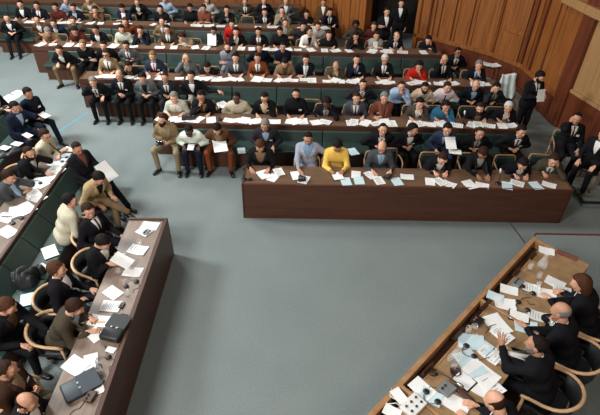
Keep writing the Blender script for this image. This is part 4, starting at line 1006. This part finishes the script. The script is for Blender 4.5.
# ------------------------------------------------------------------ things on desks, benches and in hands
GR = {'paper': 'loose white papers'}
def rect_sheet(w, l, th, curl=0.0, m='paper', lines=0):
    mb = MB(); n = 6; V = []; Fc = []
    for side in (1, 0):
        for i in range(n + 1):
            v = -l / 2 + l * i / n; zz = curl * (2 * i / n - 1) ** 2
            for u in (-w / 2, w / 2): V.append((u, v, zz + side * th))
    o = 2 * (n + 1)
    for i in range(n):
        a = 2 * i; Fc.append([a, a + 1, a + 3, a + 2]); Fc.append([o + a, o + a + 2, o + a + 3, o + a + 1])
        Fc.append([a, a + 2, o + a + 2, o + a]); Fc.append([a + 1, o + a + 1, o + a + 3, a + 3])
    Fc.append([0, o, o + 1, 1]); e = 2 * n; Fc.append([e, e + 1, o + e + 1, o + e]); mb.add(V, Fc)
    mats = [M[m]]
    if lines:
        mats.append(M['ink'])
        for i in range(lines):
            y = l * (.36 - .72 * i / max(1, lines - 1)); ww = w * (.38 if i % 3 else .30)
            mb.box((-ww, y - .003, th + curl * (2 * y / l) ** 2), (ww * (.9 if i % 2 else .5), y + .003, th + curl * (2 * y / l) ** 2 + .0008), 0, mi=1)
    return mb.mesh('paper_sheet', mats)
SHEETS = [rect_sheet(.21, .297, .003, .006), rect_sheet(.21, .297, .010, .003, lines=9), rect_sheet(.215, .30, .004, .012, lines=6), rect_sheet(.25, .33, .006, .010), rect_sheet(.16, .23, .006, .004)]
SHB = rect_sheet(.22, .30, .006, .006, 'paper_blue')
def sheet(x, y, z, rz, label, me=None, sc=1.0, group='white papers on the desks', tilt=None):
    o = link('paper_sheet', me or SHEETS[int(rng.integers(0, 5))], None, None, (x, y, z + .001)); o.rotation_euler = (tilt or 0, 0, rz); o.scale = (sc, sc, 1)
    return tag(o, label, 'paper', group)
def sh(px, py, z, rz, label, me=None, sc=1.0, tilt=None):
    p = at(px, py, z); return sheet(p[0], p[1], z, rad(rz), label, SHB if me == 'b' else (SHEETS[me] if isinstance(me, int) else me), sc, None, tilt)
# papers in front of the sitters of the far rows
for (layer, k, x, yf, look, t) in ROWPEOPLE:
    if layer != 'D' or k == 1: continue
    n = 3 if k in (2, 3) else 2
    side = ['left', 'right', 'middle']
    for i in range(n):
        if rng.random() < .12: continue
        dx = (-.17, .19, .0)[i] + rng.uniform(-.05, .05); dy = rng.uniform(.13, .17) if i < 2 else rng.uniform(.15, .2)
        x0, x1 = ROWS[k][1:]; xx = min(max(x + dx, x0 + .15), x1 - .16)
        sheet(xx, yf + dy, DZ + .004 * i, rng.uniform(-.5, .5) + (PI / 2 if rng.random() < .5 else 0), '%s white paper before %s, %s desk' % (side[i], short(look), ORD[k]), None, rng.uniform(.85, 1.05))
# ---------------- small makers
def place(t, px, py, z, rz=0):
    p = at(px, py, z); t.location = (p[0], p[1], z); t.rotation_euler = (0, 0, rad(rz)); return t
def ring_headset(px, py, z, rz, label):
    t = place(empty('headset'), px, py, z, rz); tag(t, label, 'headset')
    mb = MB(); mb.tube([(.075 * math.cos(a), .085 * math.sin(a), .012 + .012 * math.sin(a * .5)) for a in [PI * (.0 + 1.0 * i / 14) for i in range(15)]], .006, 6); mb.build('headband', M['grey'], t, True)
    for s in (-1, 1):
        mb = MB(); mb.lathe([(.012, 0), (.034, .002), (.036, .016), (.028, .026), (.010, .028)], (s * .075, -.012, .001), 12); mb.build('ear_pad', M['black'], t, True)
    mb = MB(); mb.tube([(.075, -.03, .006), (.09, -.09, .004), (.04, -.14, .004), (-.02, -.12, .004), (-.05, -.17, .004)], .003, 5); mb.build('cord', M['black'], t, True)
    return t
def tumbler(px, py, z, label, h=.11, r=.034):
    t = place(link('drinking_glass', MB().lathe([(r * .8, 0), (r, h), (r - .003, h), (r * .8 - .003, .012), (.001, .010)], (0, 0, 0), 18).mesh('drinking_glass', M['glass'], True)), px, py, z)
    return tag(t, label, 'glass')
def carafe(px, py, z, label):
    t = place(empty('water_carafe'), px, py, z); tag(t, label, 'carafe')
    MB().lathe([(.045, 0), (.062, .02), (.066, .08), (.05, .14), (.028, .19), (.026, .23), (.034, .25), (.031, .25), (.023, .23), (.025, .19), (.046, .138), (.062, .08), (.058, .022), (.001, .008)], (0, 0, 0), 20).build('bottle', M['glass'], t, True)
    MB().lathe([(.024, .235), (.026, .262), (.012, .272), (.001, .275)], (0, 0, 0), 12).build('stopper', M['glass'], t, True); return t
def microphone(px, py, z, rz, label, head='white', L=.30):
    t = place(empty('microphone'), px, py, z, rz); tag(t, label, 'microphone')
    MB().lathe([(.05, 0), (.055, .008), (.05, .022), (.018, .03)], (0, 0, 0), 16).build('base', M['black'], t, True)
    MB().tube([(0, 0, .02), (0, .0, L * .5), (0, .025, L * .85), (0, .05, L)], .008, 7).build('stalk', M['black'], t, True)
    MB().tube([(0, .045, L - .01), (0, .065, L + .035), (0, .078, L + .065)], [.013, .02, .014], 9).build('head', M[head], t, True); return t
def desk_block(px, py, z, rz, label, dim=(.20, .05, .07), m='podium_dark', name='nameplate_block', cat='nameplate'):
    mb = MB(); w_, d_, h_ = dim
    mb.add([(-w_ / 2, -d_ / 2, 0), (w_ / 2, -d_ / 2, 0), (w_ / 2, d_ / 2, 0), (-w_ / 2, d_ / 2, 0), (-w_ / 2, -d_ * .1, h_), (w_ / 2, -d_ * .1, h_), (w_ / 2, d_ * .1, h_), (-w_ / 2, d_ * .1, h_)],
           [[3, 2, 1, 0], [4, 5, 6, 7], [0, 1, 5, 4], [1, 2, 6, 5], [2, 3, 7, 6], [3, 0, 4, 7]])
    return tag(place(mb.build(name, M[m]), px, py, z, rz), label, cat)
def control_box(px, py, z, rz, label, m='grey', dim=(.15, .11, .04), knobs=3, km='black'):
    t = place(empty('control_box'), px, py, z, rz); tag(t, label, 'control box'); w_, d_, h_ = dim
    mb = MB(); mb.box((-w_ / 2, -d_ / 2, 0), (w_ / 2, d_ / 2, h_), .008); mb.build('housing', M[m], t)
    for i in range(knobs):
        MB().lathe([(.013, 0), (.012, .014), (.002, .016)], ((-w_ * .32 + .64 * w_ * (i % 3) / 2), d_ * (.2 - .4 * (i // 3)), h_), 10).build('knob', M[km], t, True)
    return t
def notepad(px, py, z, rz, label, w_=.20, l_=.27, m='black'):
    t = place(empty('folder'), px, py, z, rz); tag(t, label, 'folder')
    mb = MB(); mb.box((-w_ / 2 - .015, -l_ / 2 - .015, 0), (w_ / 2 + .015, l_ / 2 + .015, .010), .003); mb.build('cover', M[m], t)
    mb = MB(); mb.box((-w_ / 2, -l_ / 2, .010), (w_ / 2, l_ / 2, .016), .001); mb.build('pages', M['paper'], t); return t
def pen(px, py, z, rz, label, m='black'):
    mb = MB(); mb.tube([(0, -.07, .005), (0, -.055, .005), (0, .065, .005), (0, .07, .005)], [.0015, .0045, .0045, .002], 7); return tag(place(mb.build('pen', M[m], None, True), px, py, z, rz), label, 'pen')
def ashtray(px, py, z, label, m='podium_dark'):
    return tag(place(MB().lathe([(.05, 0), (.06, .03), (.052, .03), (.042, .010), (.001, .009)], (0, 0, 0), 16).build('ashtray', M[m], None, True), px, py, z), label, 'ashtray')
def camera_thing(t, label):
    tag(t, label, 'camera')
    mb = MB(); mb.box((-.07, -.025, -.045), (.07, .025, .045), .010); mb.box((-.025, -.02, .045), (.025, .02, .068), .008); mb.build('camera_body', M['black'], t)
    mb = MB(); mb.tube([(0, -.02, 0), (0, -.06, 0), (0, -.095, 0)], [.034, .034, .038], 14); mb.build('lens', M['black'], t, True)
    mb = MB(); mb.tube([(0, -.094, 0), (0, -.0965, 0)], [.030, .028], 14); mb.build('front_glass', M['glass'], t, True)
    mb = MB(); mb.box((-.066, -.026, .034), (.066, .026, .046), .003); mb.build('top_plate', M['metal'], t); return t
def cloth_heap(name, px, py, z, rz, dims, label, cat, m, seed):
    r = np.random.default_rng(seed); ph = r.uniform(0, 6, 8)
    def fn(P):
        x, y, z = P[..., 0] / (dims[0] / 2), P[..., 1] / (dims[1] / 2), P[..., 2]; a = np.arctan2(y, x)
        rho = np.sqrt(x * x + y * y) / (1 + .14 * np.sin(3 * a + ph[0]) + .08 * np.sin(5 * a + ph[1]))
        fold = .55 + .25 * np.abs(np.sin(2.2 * x + 1.6 * y + ph[2] + .8 * np.sin(3 * y + ph[3]))) + .20 * np.abs(np.sin(4.5 * y - 2.3 * x + ph[4] + np.sin(3 * x + ph[5])))
        h = dims[2] * np.sqrt(np.clip(1 - rho ** 3, 0, 1)) * fold
        return np.maximum(np.maximum((z - h) * .6, -z), (rho - 1) * min(dims) * .4)
    v, f = grid_mesh(fn, (-dims[0] * .7, -dims[1] * .7, -.03), (dims[0] * .7, dims[1] * .7, dims[2] * 1.15), .012)
    o = link(name, mesh_from(v, f, name), None, M[m]); return tag(place(o, px, py, z, rz), label, cat)

# ---------------- front centre desk
z = DZ
def sh1(px, py, z, rz, lab, me=None, sc=1.0): return sh(px, py, z, rz, lab, me, sc * .82)
sh1(264, 175, z, 30, 'crumpled white paper before bowed head in dark jacket', 3); sh1(273, 178, z, -25, 'white sheet lying nearest the desk edge before bowed head', 0); sh1(279, 172.5, z, 20, 'white sheet right of the bowed head at front desk', 2)
sh1(297, 176, z, 12, 'white paper under the pale grey jacket hand', 3); sh1(304, 180, z, -20, 'white sheet under the black camera on front desk', 1)
t = place(empty('camera'), 302, 179, z + .05, 200); camera_thing(t, 'black camera lying on papers before the bright blue shirt')
notepad(337.5, 176.5, z, 14, 'dark folder with white page under the yellow shirt hands', .19, .24)
sh1(346, 182, z, 8, 'bluish sheet right of the yellow shirt, near desk edge', 'b'); sh1(356, 175, z, -6, 'white sheet left of the grey-brown jacket', 0); sh1(359, 181, z, 4, 'bluish sheet before the grey-brown jacket, near edge', 'b')
sh1(371, 175.5, z, 30, 'white sheet under the blue-shirted sitter left hand side', 2); sh1(379, 181, z, 15, 'white sheet before the blue-shirted sitter beside round black bag', 1)
cloth_heap('camera_case', 388, 178, z, 0, (.16, .12, .10), 'round black camera case on the front desk', 'case', 'dark_leather', 5)
sh1(397, 182, z, 12, 'bluish sheet right of the round black case', 'b'); sh1(407, 177, z, 84, 'white sheet before the empty armchair on front desk', 0)
sh1(430, 182, z, -8, 'white sheet left of the low-bending writer', 0); sh1(440, 182, z, 30, 'white paper under the low-bending writer hands', 1); sh1(449, 184.5, z, 55, 'white sheet right of the low-bending writer', 2)
sh1(470, 185, z, 20, 'white sheet under folded hands in black jacket', 3); sh1(482, 185.5, z, 70, 'white paper right of the folded hands', 0)
sh1(507, 186, z, -15, 'bluish sheet left of the low head over notes', 'b'); sh1(517, 183.5, z, 60, 'white notes under the low head in black suit', 1)
sh1(536, 186, z, 10, 'bluish sheet left of the olive-brown jacket', 'b'); sh1(549, 185, z, 60, 'white sheet under the olive-brown sleeve', 0)
microphone(498, 184, z, 0, 'microphone with pale head on front desk near right end', 'white', .22); microphone(244, 180, z, 0, 'black microphone at the left end of the front desk', 'black', .18)
control_box(250, 180, z, 10, 'small black control box at left end of front desk', 'black', (.08, .06, .035), 1, 'grey')
sh1(241.5, 151, .46, 10, 'pale blue sheet on the bench left of the dark grey jacket', 'b', .9); sh1(353, 152, .46, 20, 'pale blue papers on the bench behind the yellow shirt', 'b', 1.1)
sh1(455, 152, .78, 80, 'white sheet on the knees of the blue-grey suit', 0)
# ---------------- second centre desk extras
microphone(219.5, 120, z, 0, 'tall microphone with pale head left of the beige sweater', 'white', .26); microphone(463, 124, z, 0, 'microphone with pale head on second desk by dark-suited sitter', 'white', .22)
control_box(189, 119, z, 6, 'flat black radio on second desk by the yellow tie', 'black', (.30, .16, .05), 3, 'grey')
sh(223, 105, .5, 40, 'white sheet on the bench left of the beige sweater', 3)
microphone(163, 84, z, 0, 'microphone on the third desk near the blue suit', 'white', .22)
# ---------------- nearest side desk
LZ = DZ
def lsh(px, py, rz, lab, me=None, sc=1.0): return sh(px, py, LZ, rz, lab, me, sc * .84)
lsh(150, 226, 82, 'white sheet at the far corner of the near left desk', 0, 1.1); lsh(144, 232, 60, 'white sheet overlapping the far corner paper, near left desk', 1, .9); lsh(138, 250, 76, 'white sheet beside the tumbler on the near left desk', 2, 1.1)
lsh(133, 272, 84, 'white sheet between headset and reading person, near left desk', 0, 1.05); lsh(113, 293, 55, 'white sheet lying along the desk beside right-looking sitter', 0, 1.0); lsh(111, 306.5, 86, 'white sheet just beyond the desk divider', 1, 1.05)
lsh(99, 321, 80, 'white sheet just nearer than the desk divider', 2, 1.0); lsh(95, 335, 50, 'white sheet under the olive-brown writer hand', 0, .9); lsh(76, 366, 62, 'white sheet left of the navy briefcase', 3, 1.0); lsh(91, 362, 20, 'white sheet touching the top of the navy briefcase', 0, .9)
lsh(98, 388, 30, 'small white sheet right of the navy briefcase', 4, .9); lsh(118, 256, 80, 'small white sheet beside the sitter looking round', 4, .9)
control_box(147, 233, LZ, 70, 'grey earphone box at far corner of near left desk', 'grey', (.12, .08, .035), 2); ring_headset(131, 284, LZ, 40, 'black headset beside the white sheet, near left desk'); tumbler(140, 246, LZ, 'clear tumbler on the near left desk beside a white sheet'); tumbler(128, 296, LZ, 'clear tumbler behind the desk divider, near left desk')
control_box(122, 306, LZ, 80, 'small black recorder on sheet beyond the desk divider', 'black', (.10, .06, .025), 2, 'grey'); ring_headset(103, 362, LZ, 60, 'grey headset near the navy briefcase'); tumbler(100, 372, LZ, 'clear tumbler by the grey headset, near left desk', .09)
pen(106, 350, LZ, 30, 'dark pen below the black bag on near left desk'); control_box(91, 398, LZ, 75, 'brown earphone box beside the navy briefcase', 'brownbag', (.13, .10, .05), 2); sh(111, 350, LZ, 75, 'small white card at the foot of the black bag', 4, .5)
def bag(px, py, z, rz, label, w_, l_, h_, m):
    t = place(empty('document_bag'), px, py, z, rz); tag(t, label, 'bag')
    mb = MB(); mb.box((-w_ / 2, -l_ / 2, 0), (w_ / 2, l_ / 2, h_), .022); mb.build('bag_body', M[m], t, True)
    mb = MB(); mb.box((-w_ / 2 - .004, -.02, h_ - .006), (w_ / 2 + .004, l_ / 2 + .006, h_ + .006), .004); mb.build('flap', M[m], t)
    for s in (-1, 1): mb = MB(); mb.box((s * w_ * .14 - .012, -.03, h_ + .002), (s * w_ * .14 + .012, -.005, h_ + .012), .003); mb.build('clasp', M['metal'], t)
    mb = MB(); mb.tube([(-w_ * .18, l_ / 2, h_ * .6), (-w_ * .16, l_ / 2 + .045, h_ * .62), (w_ * .16, l_ / 2 + .045, h_ * .62), (w_ * .18, l_ / 2, h_ * .6)], .008, 6); mb.build('handle', M[m], t, True); return t
bag(116.5, 331, LZ, -14, 'black leather bag standing across the near left desk', .26, .36, .09, 'dark_leather'); bag(81.5, 387, LZ, -52, 'flat navy briefcase with two clasps at the bottom left desk', .27, .40, .05, 'navy_leather')
tag(MB().tube([tuple(at(x, y, LZ + .004)) for x, y in ((84, 402), (80, 408), (74, 410), (70, 414), (66, 420))], .004, 5).build('cable', M['black'], None, True), 'thin black cable by the brown earphone box', 'cable')
# ---------------- second side desk
for px, py, rz, me, lab in ((68, 151, 60, 0, 'white sheet at the far end of the second side desk'), (62, 157.5, 80, 'b', 'bluish sheet by the beige shirt crossed arms'), (57.5, 164, 70, 2, 'white sheet between beige shirt and black suit'),
                            (56, 171, 80, 1, 'printed white sheet in front of the fist-on-temple sitter'), (46, 178, 78, 3, 'large white sheet under the fist-on-temple sitter hand'), (40, 184, 60, 0, 'white sheet below the fist-on-temple sitter'), (33, 193, 40, 2, 'white sheet beside the grey suit elbow'),
                            (37, 198, 65, 0, 'white sheet along the brown lip by the grey suit'), (26, 209, 50, 3, 'white sheet in front of the grey suit, second side desk'), (16, 212, 20, 'b', 'bluish sheet left of the black headset, second side desk'),
                            (6, 218, 70, 1, 'white sheet at the left photo edge on second side desk'), (8, 232, 60, 0, 'white sheet lowest on the second side desk')): sh(px, py, DZ, rz, lab, me)
ring_headset(36, 184, DZ, 20, 'grey headset on papers below the fist-on-temple sitter'); ring_headset(17, 221, DZ, 60, 'black headset on papers at the left of the second side desk'); ring_headset(64, 160, DZ, 80, 'black headset by the beige shirt crossed arms')
tumbler(29, 201, DZ, 'clear tumbler among papers on the second side desk', .09); pen(46, 176, DZ + .012, 70, 'brown pencil on the large white sheet', 'brownbag'); pen(5, 213, DZ + .01, 60, 'dark pen at the left end papers')
for px, py, rz, me, lab in ((19, 93, 70, 0, 'white sheet at the far end of the outermost left desk'), (11, 98, 75, 3, 'long white paper on the outermost left desk'), (3, 107, 60, 1, 'printed sheet at the photo edge, outermost left desk'), (7, 103, 80, 2, 'white sheet behind the hand-on-cheek sitter')): sh(px, py, DZ, rz, lab, me)
sh(5, 148, .56, 70, 'white folded paper on the outermost bench at the left edge', 4, .9); sh(17, 144, .55, 72, 'white folded paper on the outermost bench beside a sitter', 4, .9)
sh(50, 252, .46, 35, 'white sheet lying on the green bench seat', 0); sh(43, 268, .46, 60, 'small white card beside the black coat on the bench', 4, .8); sh(27, 300, .46, 20, 'bluish sheet below the black coat on the bench', 'b', .8)
cloth_heap('coat', 27, 281, .46, 60, (.40, .34, .26), 'crumpled black leather coat heaped on the green bench', 'coat', 'dark_leather', 11)
cloth_heap('coat', 10, 151, .46, 80, (.55, .40, .10), 'dark coat spread on the outermost bench under white papers', 'coat', 'dark_leather', 31)
cloth_heap('handbag', 41, 272, .46, 40, (.16, .14, .16), 'small dark bag behind the right-looking sitter', 'bag', 'dark_leather', 21)
# ---------------- podium
z = PZ; TU = 45
def psh(px, py, rz, lab, me=None, sc=1.0): return sh(px, py, PZ, rz, lab, me, sc * .74)
psh(546.5, 251, 68, 'white name sheet at the far end of the podium', 0, .95); desk_block(566.5, 256, z, -35, 'dark red nameplate block at the podium far end', (.28, .07, .05), 'panel_red')
desk_block(532, 256.5, z, TU, 'dark block on the ledge at podium far end', (.16, .06, .07)); desk_block(516, 273, z, TU, 'dark block on the ledge before the far divider', (.16, .06, .07)); desk_block(485, 306, z, TU, 'dark block on the ledge just past the far divider', (.18, .06, .07))
desk_block(458, 335, z, TU, 'dark block on the ledge beside the blue folder', (.2, .06, .07)); desk_block(427, 371, z, TU, 'dark block on the ledge beside the long microphone', (.2, .06, .07))
carafe(541, 268, z, 'clear water carafe at the podium far end'); tumbler(529, 270, z, 'clear tumbler left of the far carafe'); tumbler(538, 279, z, 'clear tumbler below the far carafe'); tumbler(538, 286, z, 'clear tumbler above the far headset', .07)
control_box(517, 284, z, TU, 'grey earphone box beside the far divider'); psh(509, 290, 70, 'white sheet against the far podium divider', 0); psh(531, 288, 70, 'white sheet under the far headset', 2); ring_headset(527, 291, z, 130, 'grey headset on sheets before the far-end sitter')
psh(546, 294, 74, 'white sheet before the far-end sitter', 3); psh(555, 283, 50, 'white sheet under the far-end sitter hands', 0, 1.1); psh(562, 291, 68, 'white sheet by the far-end sitter wrist', 1); pen(526, 298, z, 100, 'brown pen beside the far divider', 'brownbag')
psh(495, 297, 60, 'pale clear sheet just past the far divider', 'b', .9); psh(505, 304, 75, 'long white sheet beside the middle headset', 3, 1.05); ring_headset(522, 307, z, 120, 'grey headset before the hand-on-chin sitter'); notepad(519, 317, z, 68, 'black-edged folder before the hand-on-chin sitter', .15, .22)
psh(537, 316, 66, 'white sheet by the hand-on-chin elbow', 2); psh(526, 327, 75, 'bluish sheet in front of the hand-on-chin sitter', 'b', 1.2); pen(524, 324, z + .01, -80, 'dark pen on the bluish sheet')
psh(497, 325, 20, 'large white paper in the podium middle', 3, 1.25); psh(502, 335, 35, 'white sheet under the brown-sleeved hand side', 1, 1.1); pen(491, 326, z + .014, -70, 'dark pen on the large middle paper'); pen(488, 330, z + .014, -40, 'short black pencil on the large middle paper')
control_box(477, 322, z, TU, 'black-and-amber box beside the podium ledge', 'black', (.13, .12, .05), 2, 'amber'); tumbler(467, 333, z, 'clear tumbler near the black-and-amber box'); tumbler(474, 330, z, 'clear tumbler above the blue folder', .09)
psh(471, 342, 80, 'pale blue folder near the podium middle', 'b', 1.35); psh(481, 345, 40, 'pale blue sheet overlapping the blue folder', 'b', 1.1); ring_headset(469, 352, z, 110, 'black headset lying below the blue folder'); pen(484, 359, z + .008, 110, 'brown pencil by the black headset', 'brownbag')
psh(505, 359, 60, 'white sheet beside the gesturing sitter forearm', 0, 1.2); psh(490, 355, 40, 'white sheet under the raised open hand', 2, 1.1)
psh(470, 364, 20, 'large pale sheet in front of the raised hand', 'b', 1.5); psh(481, 374, 40, 'large white sheet before the gesturing sitter', 3, 1.4); psh(480, 388, 55, 'white sheet near the nearest sitter', 0, 1.2); psh(492, 386, 30, 'white sheet touching the nearest sitter side', 2, 1.1)
carafe(455, 360, z, 'clear water carafe near the podium ledge'); tumbler(449, 362, z, 'clear tumbler left of the near carafe'); tumbler(453, 369, z, 'clear tumbler below the near carafe'); ashtray(455, 373, z, 'dark ashtray below the near carafe')
notepad(464, 381, z, 40, 'black-edged notepad right of the long microphone', .16, .19); desk_block(463, 394, z, -50, 'dark block with plate beside the notepad', (.22, .07, .04)); psh(456, 404, 55, 'white sheet at the bottom of the podium', 0, 1.2)
control_box(446.5, 390, z, 40, 'grey box with dark window at podium bottom', 'grey', (.16, .14, .045), 2)
t = place(empty('microphone'), 433, 373, z, -42); tag(t, 'long-armed desk microphone lying towards the nearest sitter', 'microphone')
MB().lathe([(.045, 0), (.05, .012), (.04, .03)], (0, 0, 0), 16).build('base', M['podium_dark'], t, True); MB().tube([(0, 0, .02), (.05, .0, .07), (.15, 0, .09), (.26, 0, .09)], .010, 7).build('stalk', M['brownbag'], t, True); MB().tube([(.26, 0, .09), (.30, 0, .092), (.34, 0, .092)], [.012, .02, .016], 9).build('head', M['metal'], t, True)
psh(422, 389, 40, 'white sheet beside the near podium divider', 0, 1.15); psh(431, 397, 60, 'pale sheet under the clear headset', 'b', 1.0); ring_headset(431, 398, z, 130, 'grey headset on the pale sheet near the near divider')
control_box(413, 407, z, 42, 'white switch console with black knobs in the nearest podium bay', 'white', (.24, .17, .05), 6); psh(399, 396, 30, 'crumpled white sheet in the corner of nearest bay', 4); psh(392, 412, 60, 'white sheet at the bottom of nearest bay', 0, .8)
for i, pts in enumerate((((392, 388), (390, 396), (398, 401), (408, 403)), ((388, 404), (396, 403), (404, 409)))):
    tag(MB().tube([tuple(at(x, y, PZ + .006)) for x, y in pts], .005, 6).build('cable', M['white'], None, True), ('upper' if i == 0 else 'lower') + ' white cable leading to the switch console', 'cable')
# ---------------- right wall
v, f = grid_mesh(lambda P: np.maximum(np.maximum(np.abs(P[..., 1]) - (.05 + .05 * (.5 - P[..., 2]) + .016 * np.sin(P[..., 0] * 42 + P[..., 2] * 6)), np.abs(P[..., 0] + .05 * (P[..., 2] - .3)) - (.19 + .03 * np.sin(P[..., 2] * 9))), np.maximum(-P[..., 2], P[..., 2] - .60 - .03 * np.sin(P[..., 0] * 14))), (-.32, -.2, -.04), (.32, .2, .7), .016)
p = at(507, 85, .95); o = link('raincoat', mesh_from(v, f, 'raincoat'), None, M['raincoat'], (p[0], p[1], .63), rad(-12)); tag(o, 'pale raincoat draped over a dark chair by the wood wall', 'raincoat')
chair(p[0], p[1] - .24, rad(-12), 0, 'armchair under the pale raincoat by the wood wall', 'row')
p = at(491, 65, .72); t = empty('side_table', (p[0], p[1], 0)); tag(t, 'small dark side table against the wood wall', 'table')
mb = MB(); mb.box((-.24, -.18, .69), (.24, .18, .72), .005); mb.build('tabletop', M['podium_dark'], t)
for sx in (-1, 1):
    for sy in (-1, 1): mb = MB(); mb.tube([(sx * .2, sy * .14, .69), (sx * .21, sy * .15, 0)], .016, 6); mb.build('leg', M['podium_dark'], t)
sh(488, 64.5, .72, 60, 'white newspaper left on the small table by the wall', 3, 1.0); sh(494, 65.5, .725, 110, 'white newspaper right on the small table by the wall', 3, 1.0)
# ---------------- held papers and the camera
def held(key, label, me=0, tilt=60, off=(0, -.06, .06), hand='RL', sc=1.0, rzo=0):
    t, J, root, rz, z0 = INFO[key]; q = np.mean([J['wr' + h] + unit(J['hd' + h][0]) * .07 for h in hand], 0) + np.array(off)
    xy = Rz(rz) @ q[:2] + np.asarray(root[:2]); o = link('paper_sheet', SHEETS[me], None, None, (xy[0], xy[1], q[2] + z0)); o.rotation_euler = (rad(tilt), 0, rz + rad(rzo)); o.scale = (sc, sc, 1); return tag(o, label, 'paper')
held('person in dark suit holding up a white paper', 'white paper held up by the dark suit at fourth desk', 3, 60, (-.05, -.05, .06))
held('person in brown jacket and rust trousers reading a paper', 'white paper on the knees of the rust trousers', 3, 12, (0, -.10, .06), 'RL', 1.1, 15)
held('person in blue-grey suit holding a white sheet', 'white sheet in the hand of the blue-grey suit', 0, 25, (0, -.08, .02), 'L')
held('person in black suit standing by the wood wall holding white papers', 'white papers held by the standing person at wood wall', 0, 72, (-.10, -.05, .05), 'RL', .9)
held('person in black suit leaning back on the left bench reading white sheets', 'white sheets held open by the reclining reader', 0, 42, (0, -.12, -.04), 'L', 1.25)
held('person in black suit reading papers, head bent down, near left desk', 'white paper in the hands of the bent reader', 0, 20, (0, -.10, .02), 'RL', .95)
held('person in navy suit holding papers on the outermost left bench', 'white folded paper on the navy suit lap', 4, 10, (.05, -.06, .05), 'RL')
held('person in dark navy jacket, hand on cheek, on the outermost left bench', 'white card in the dark navy jacket lap', 4, 10, (0, -.02, .045), 'R', .8)
held('person in white shirt and blue jeans leaning forward', 'grey notebook between the hands of the white shirt', 4, 8, (0, -.03, .03), 'RL', .8)
t_, J_, root_, rz_, z0_ = INFO['person in tan jacket holding a black camera']; q = J_['wrL'] + unit(J_['hdL'][0]) * .07; xy = Rz(rz_) @ (q + np.array([-.06, -.07, 0]))[:2] + np.asarray(root_)
t = empty('camera', (xy[0], xy[1], q[2] + .03), rz_ + rad(-10)); camera_thing(t, 'black camera held at the chest of the tan jacket')
# ---------------- labels that would repeat get their place added
from collections import defaultdict
def wcap(s, n=16):
    w = s.split(); return ' '.join(w[:n]).rstrip(',')
bpy.context.view_layer.update()
dd = defaultdict(list)
for o in COL.objects:
    if o.parent is None and 'label' in o.keys(): o['label'] = wcap(o['label']); dd[o['label']].append(o)
ORDW = ['first', 'second', 'third', 'fourth', 'fifth', 'sixth', 'seventh', 'eighth', 'ninth', 'tenth']
for lab, os_ in dd.items():
    if len(os_) > 1:
        print('DUP', lab, len(os_))
        for i, o in enumerate(sorted(os_, key=lambda o: proj(o.matrix_world.translation)[0])): o['label'] = wcap(lab, 12) + ', %s from left' % ORDW[i]

GROUPS = {'person': 'people at the side desks, podium and walls', 'paper': 'white papers on the desks', 'chair': 'armchairs at the side desks and podium', 'headset': 'headsets on the desks', 'glass': 'clear tumblers on the desks',
          'microphone': 'desk microphones', 'nameplate': 'dark blocks along the podium ledge', 'pen': 'pens on papers', 'control box': 'small boxes on the desks', 'folder': 'dark-edged folders', 'cable': 'thin desk cables', 'carafe': 'water carafes on the podium', 'bag': 'bags and briefcases'}
for o in COL.objects:
    if o.parent is None and 'category' in o.keys() and 'group' not in o.keys() and o['category'] in GROUPS: o['group'] = GROUPS[o['category']]
# ------------------------------------------------------------------ light
AMB, EXPO = .045, -0.12
LAMPS = [('unseen_hall_light', (-11, 9, 8.5), (-6, 10, 0), 2.5, 1800, (.92, .98, 1)), ('unseen_hall_light', (-7, 13, 8.5), (-3, 12.5, 0), 2.5, 580, (1, .97, .93)),
         ('unseen_hall_light', (-5, -.5, 7.0), (-1.5, 7.0, .8), 2.5, 980, (1, .98, .96)), ('unseen_hall_light', (2.5, -.5, 7.5), (1.0, 8, .8), 2.5, 220, (1, .95, .88)), ('unseen_hall_light', (.5, 9, 8.5), (1.0, 14, 0.5), 2.5, 190, (1, .93, .85))]  # unseen lamps; the camera-side pair is added to light the faces
w = bpy.data.worlds.new('hall_ambient'); scene.world = w; w.use_nodes = True
bg = w.node_tree.nodes['Background']; bg.inputs['Color'].default_value = (.92, .97, 1.0, 1); bg.inputs['Strength'].default_value = AMB
def lamp(name, loc, target, size, power, col=(1, .97, .92)):
    l = bpy.data.lights.new(name, 'AREA'); l.shape = 'DISK'; l.size = size; l.energy = power; l.color = col
    o = bpy.data.objects.new(name, l); COL.objects.link(o); o.location = loc
    d = Vector(target) - Vector(loc); o.rotation_euler = d.to_track_quat('-Z', 'Y').to_euler(); return o
for nm, loc, tg, sz, pw, lc in LAMPS: lamp(nm, loc, tg, sz, pw, lc)
scene.view_settings.view_transform = 'Standard'; scene.view_settings.look = 'None'
scene.view_settings.gamma = 1; scene.view_settings.use_curve_mapping = False; scene.view_settings.exposure = EXPO
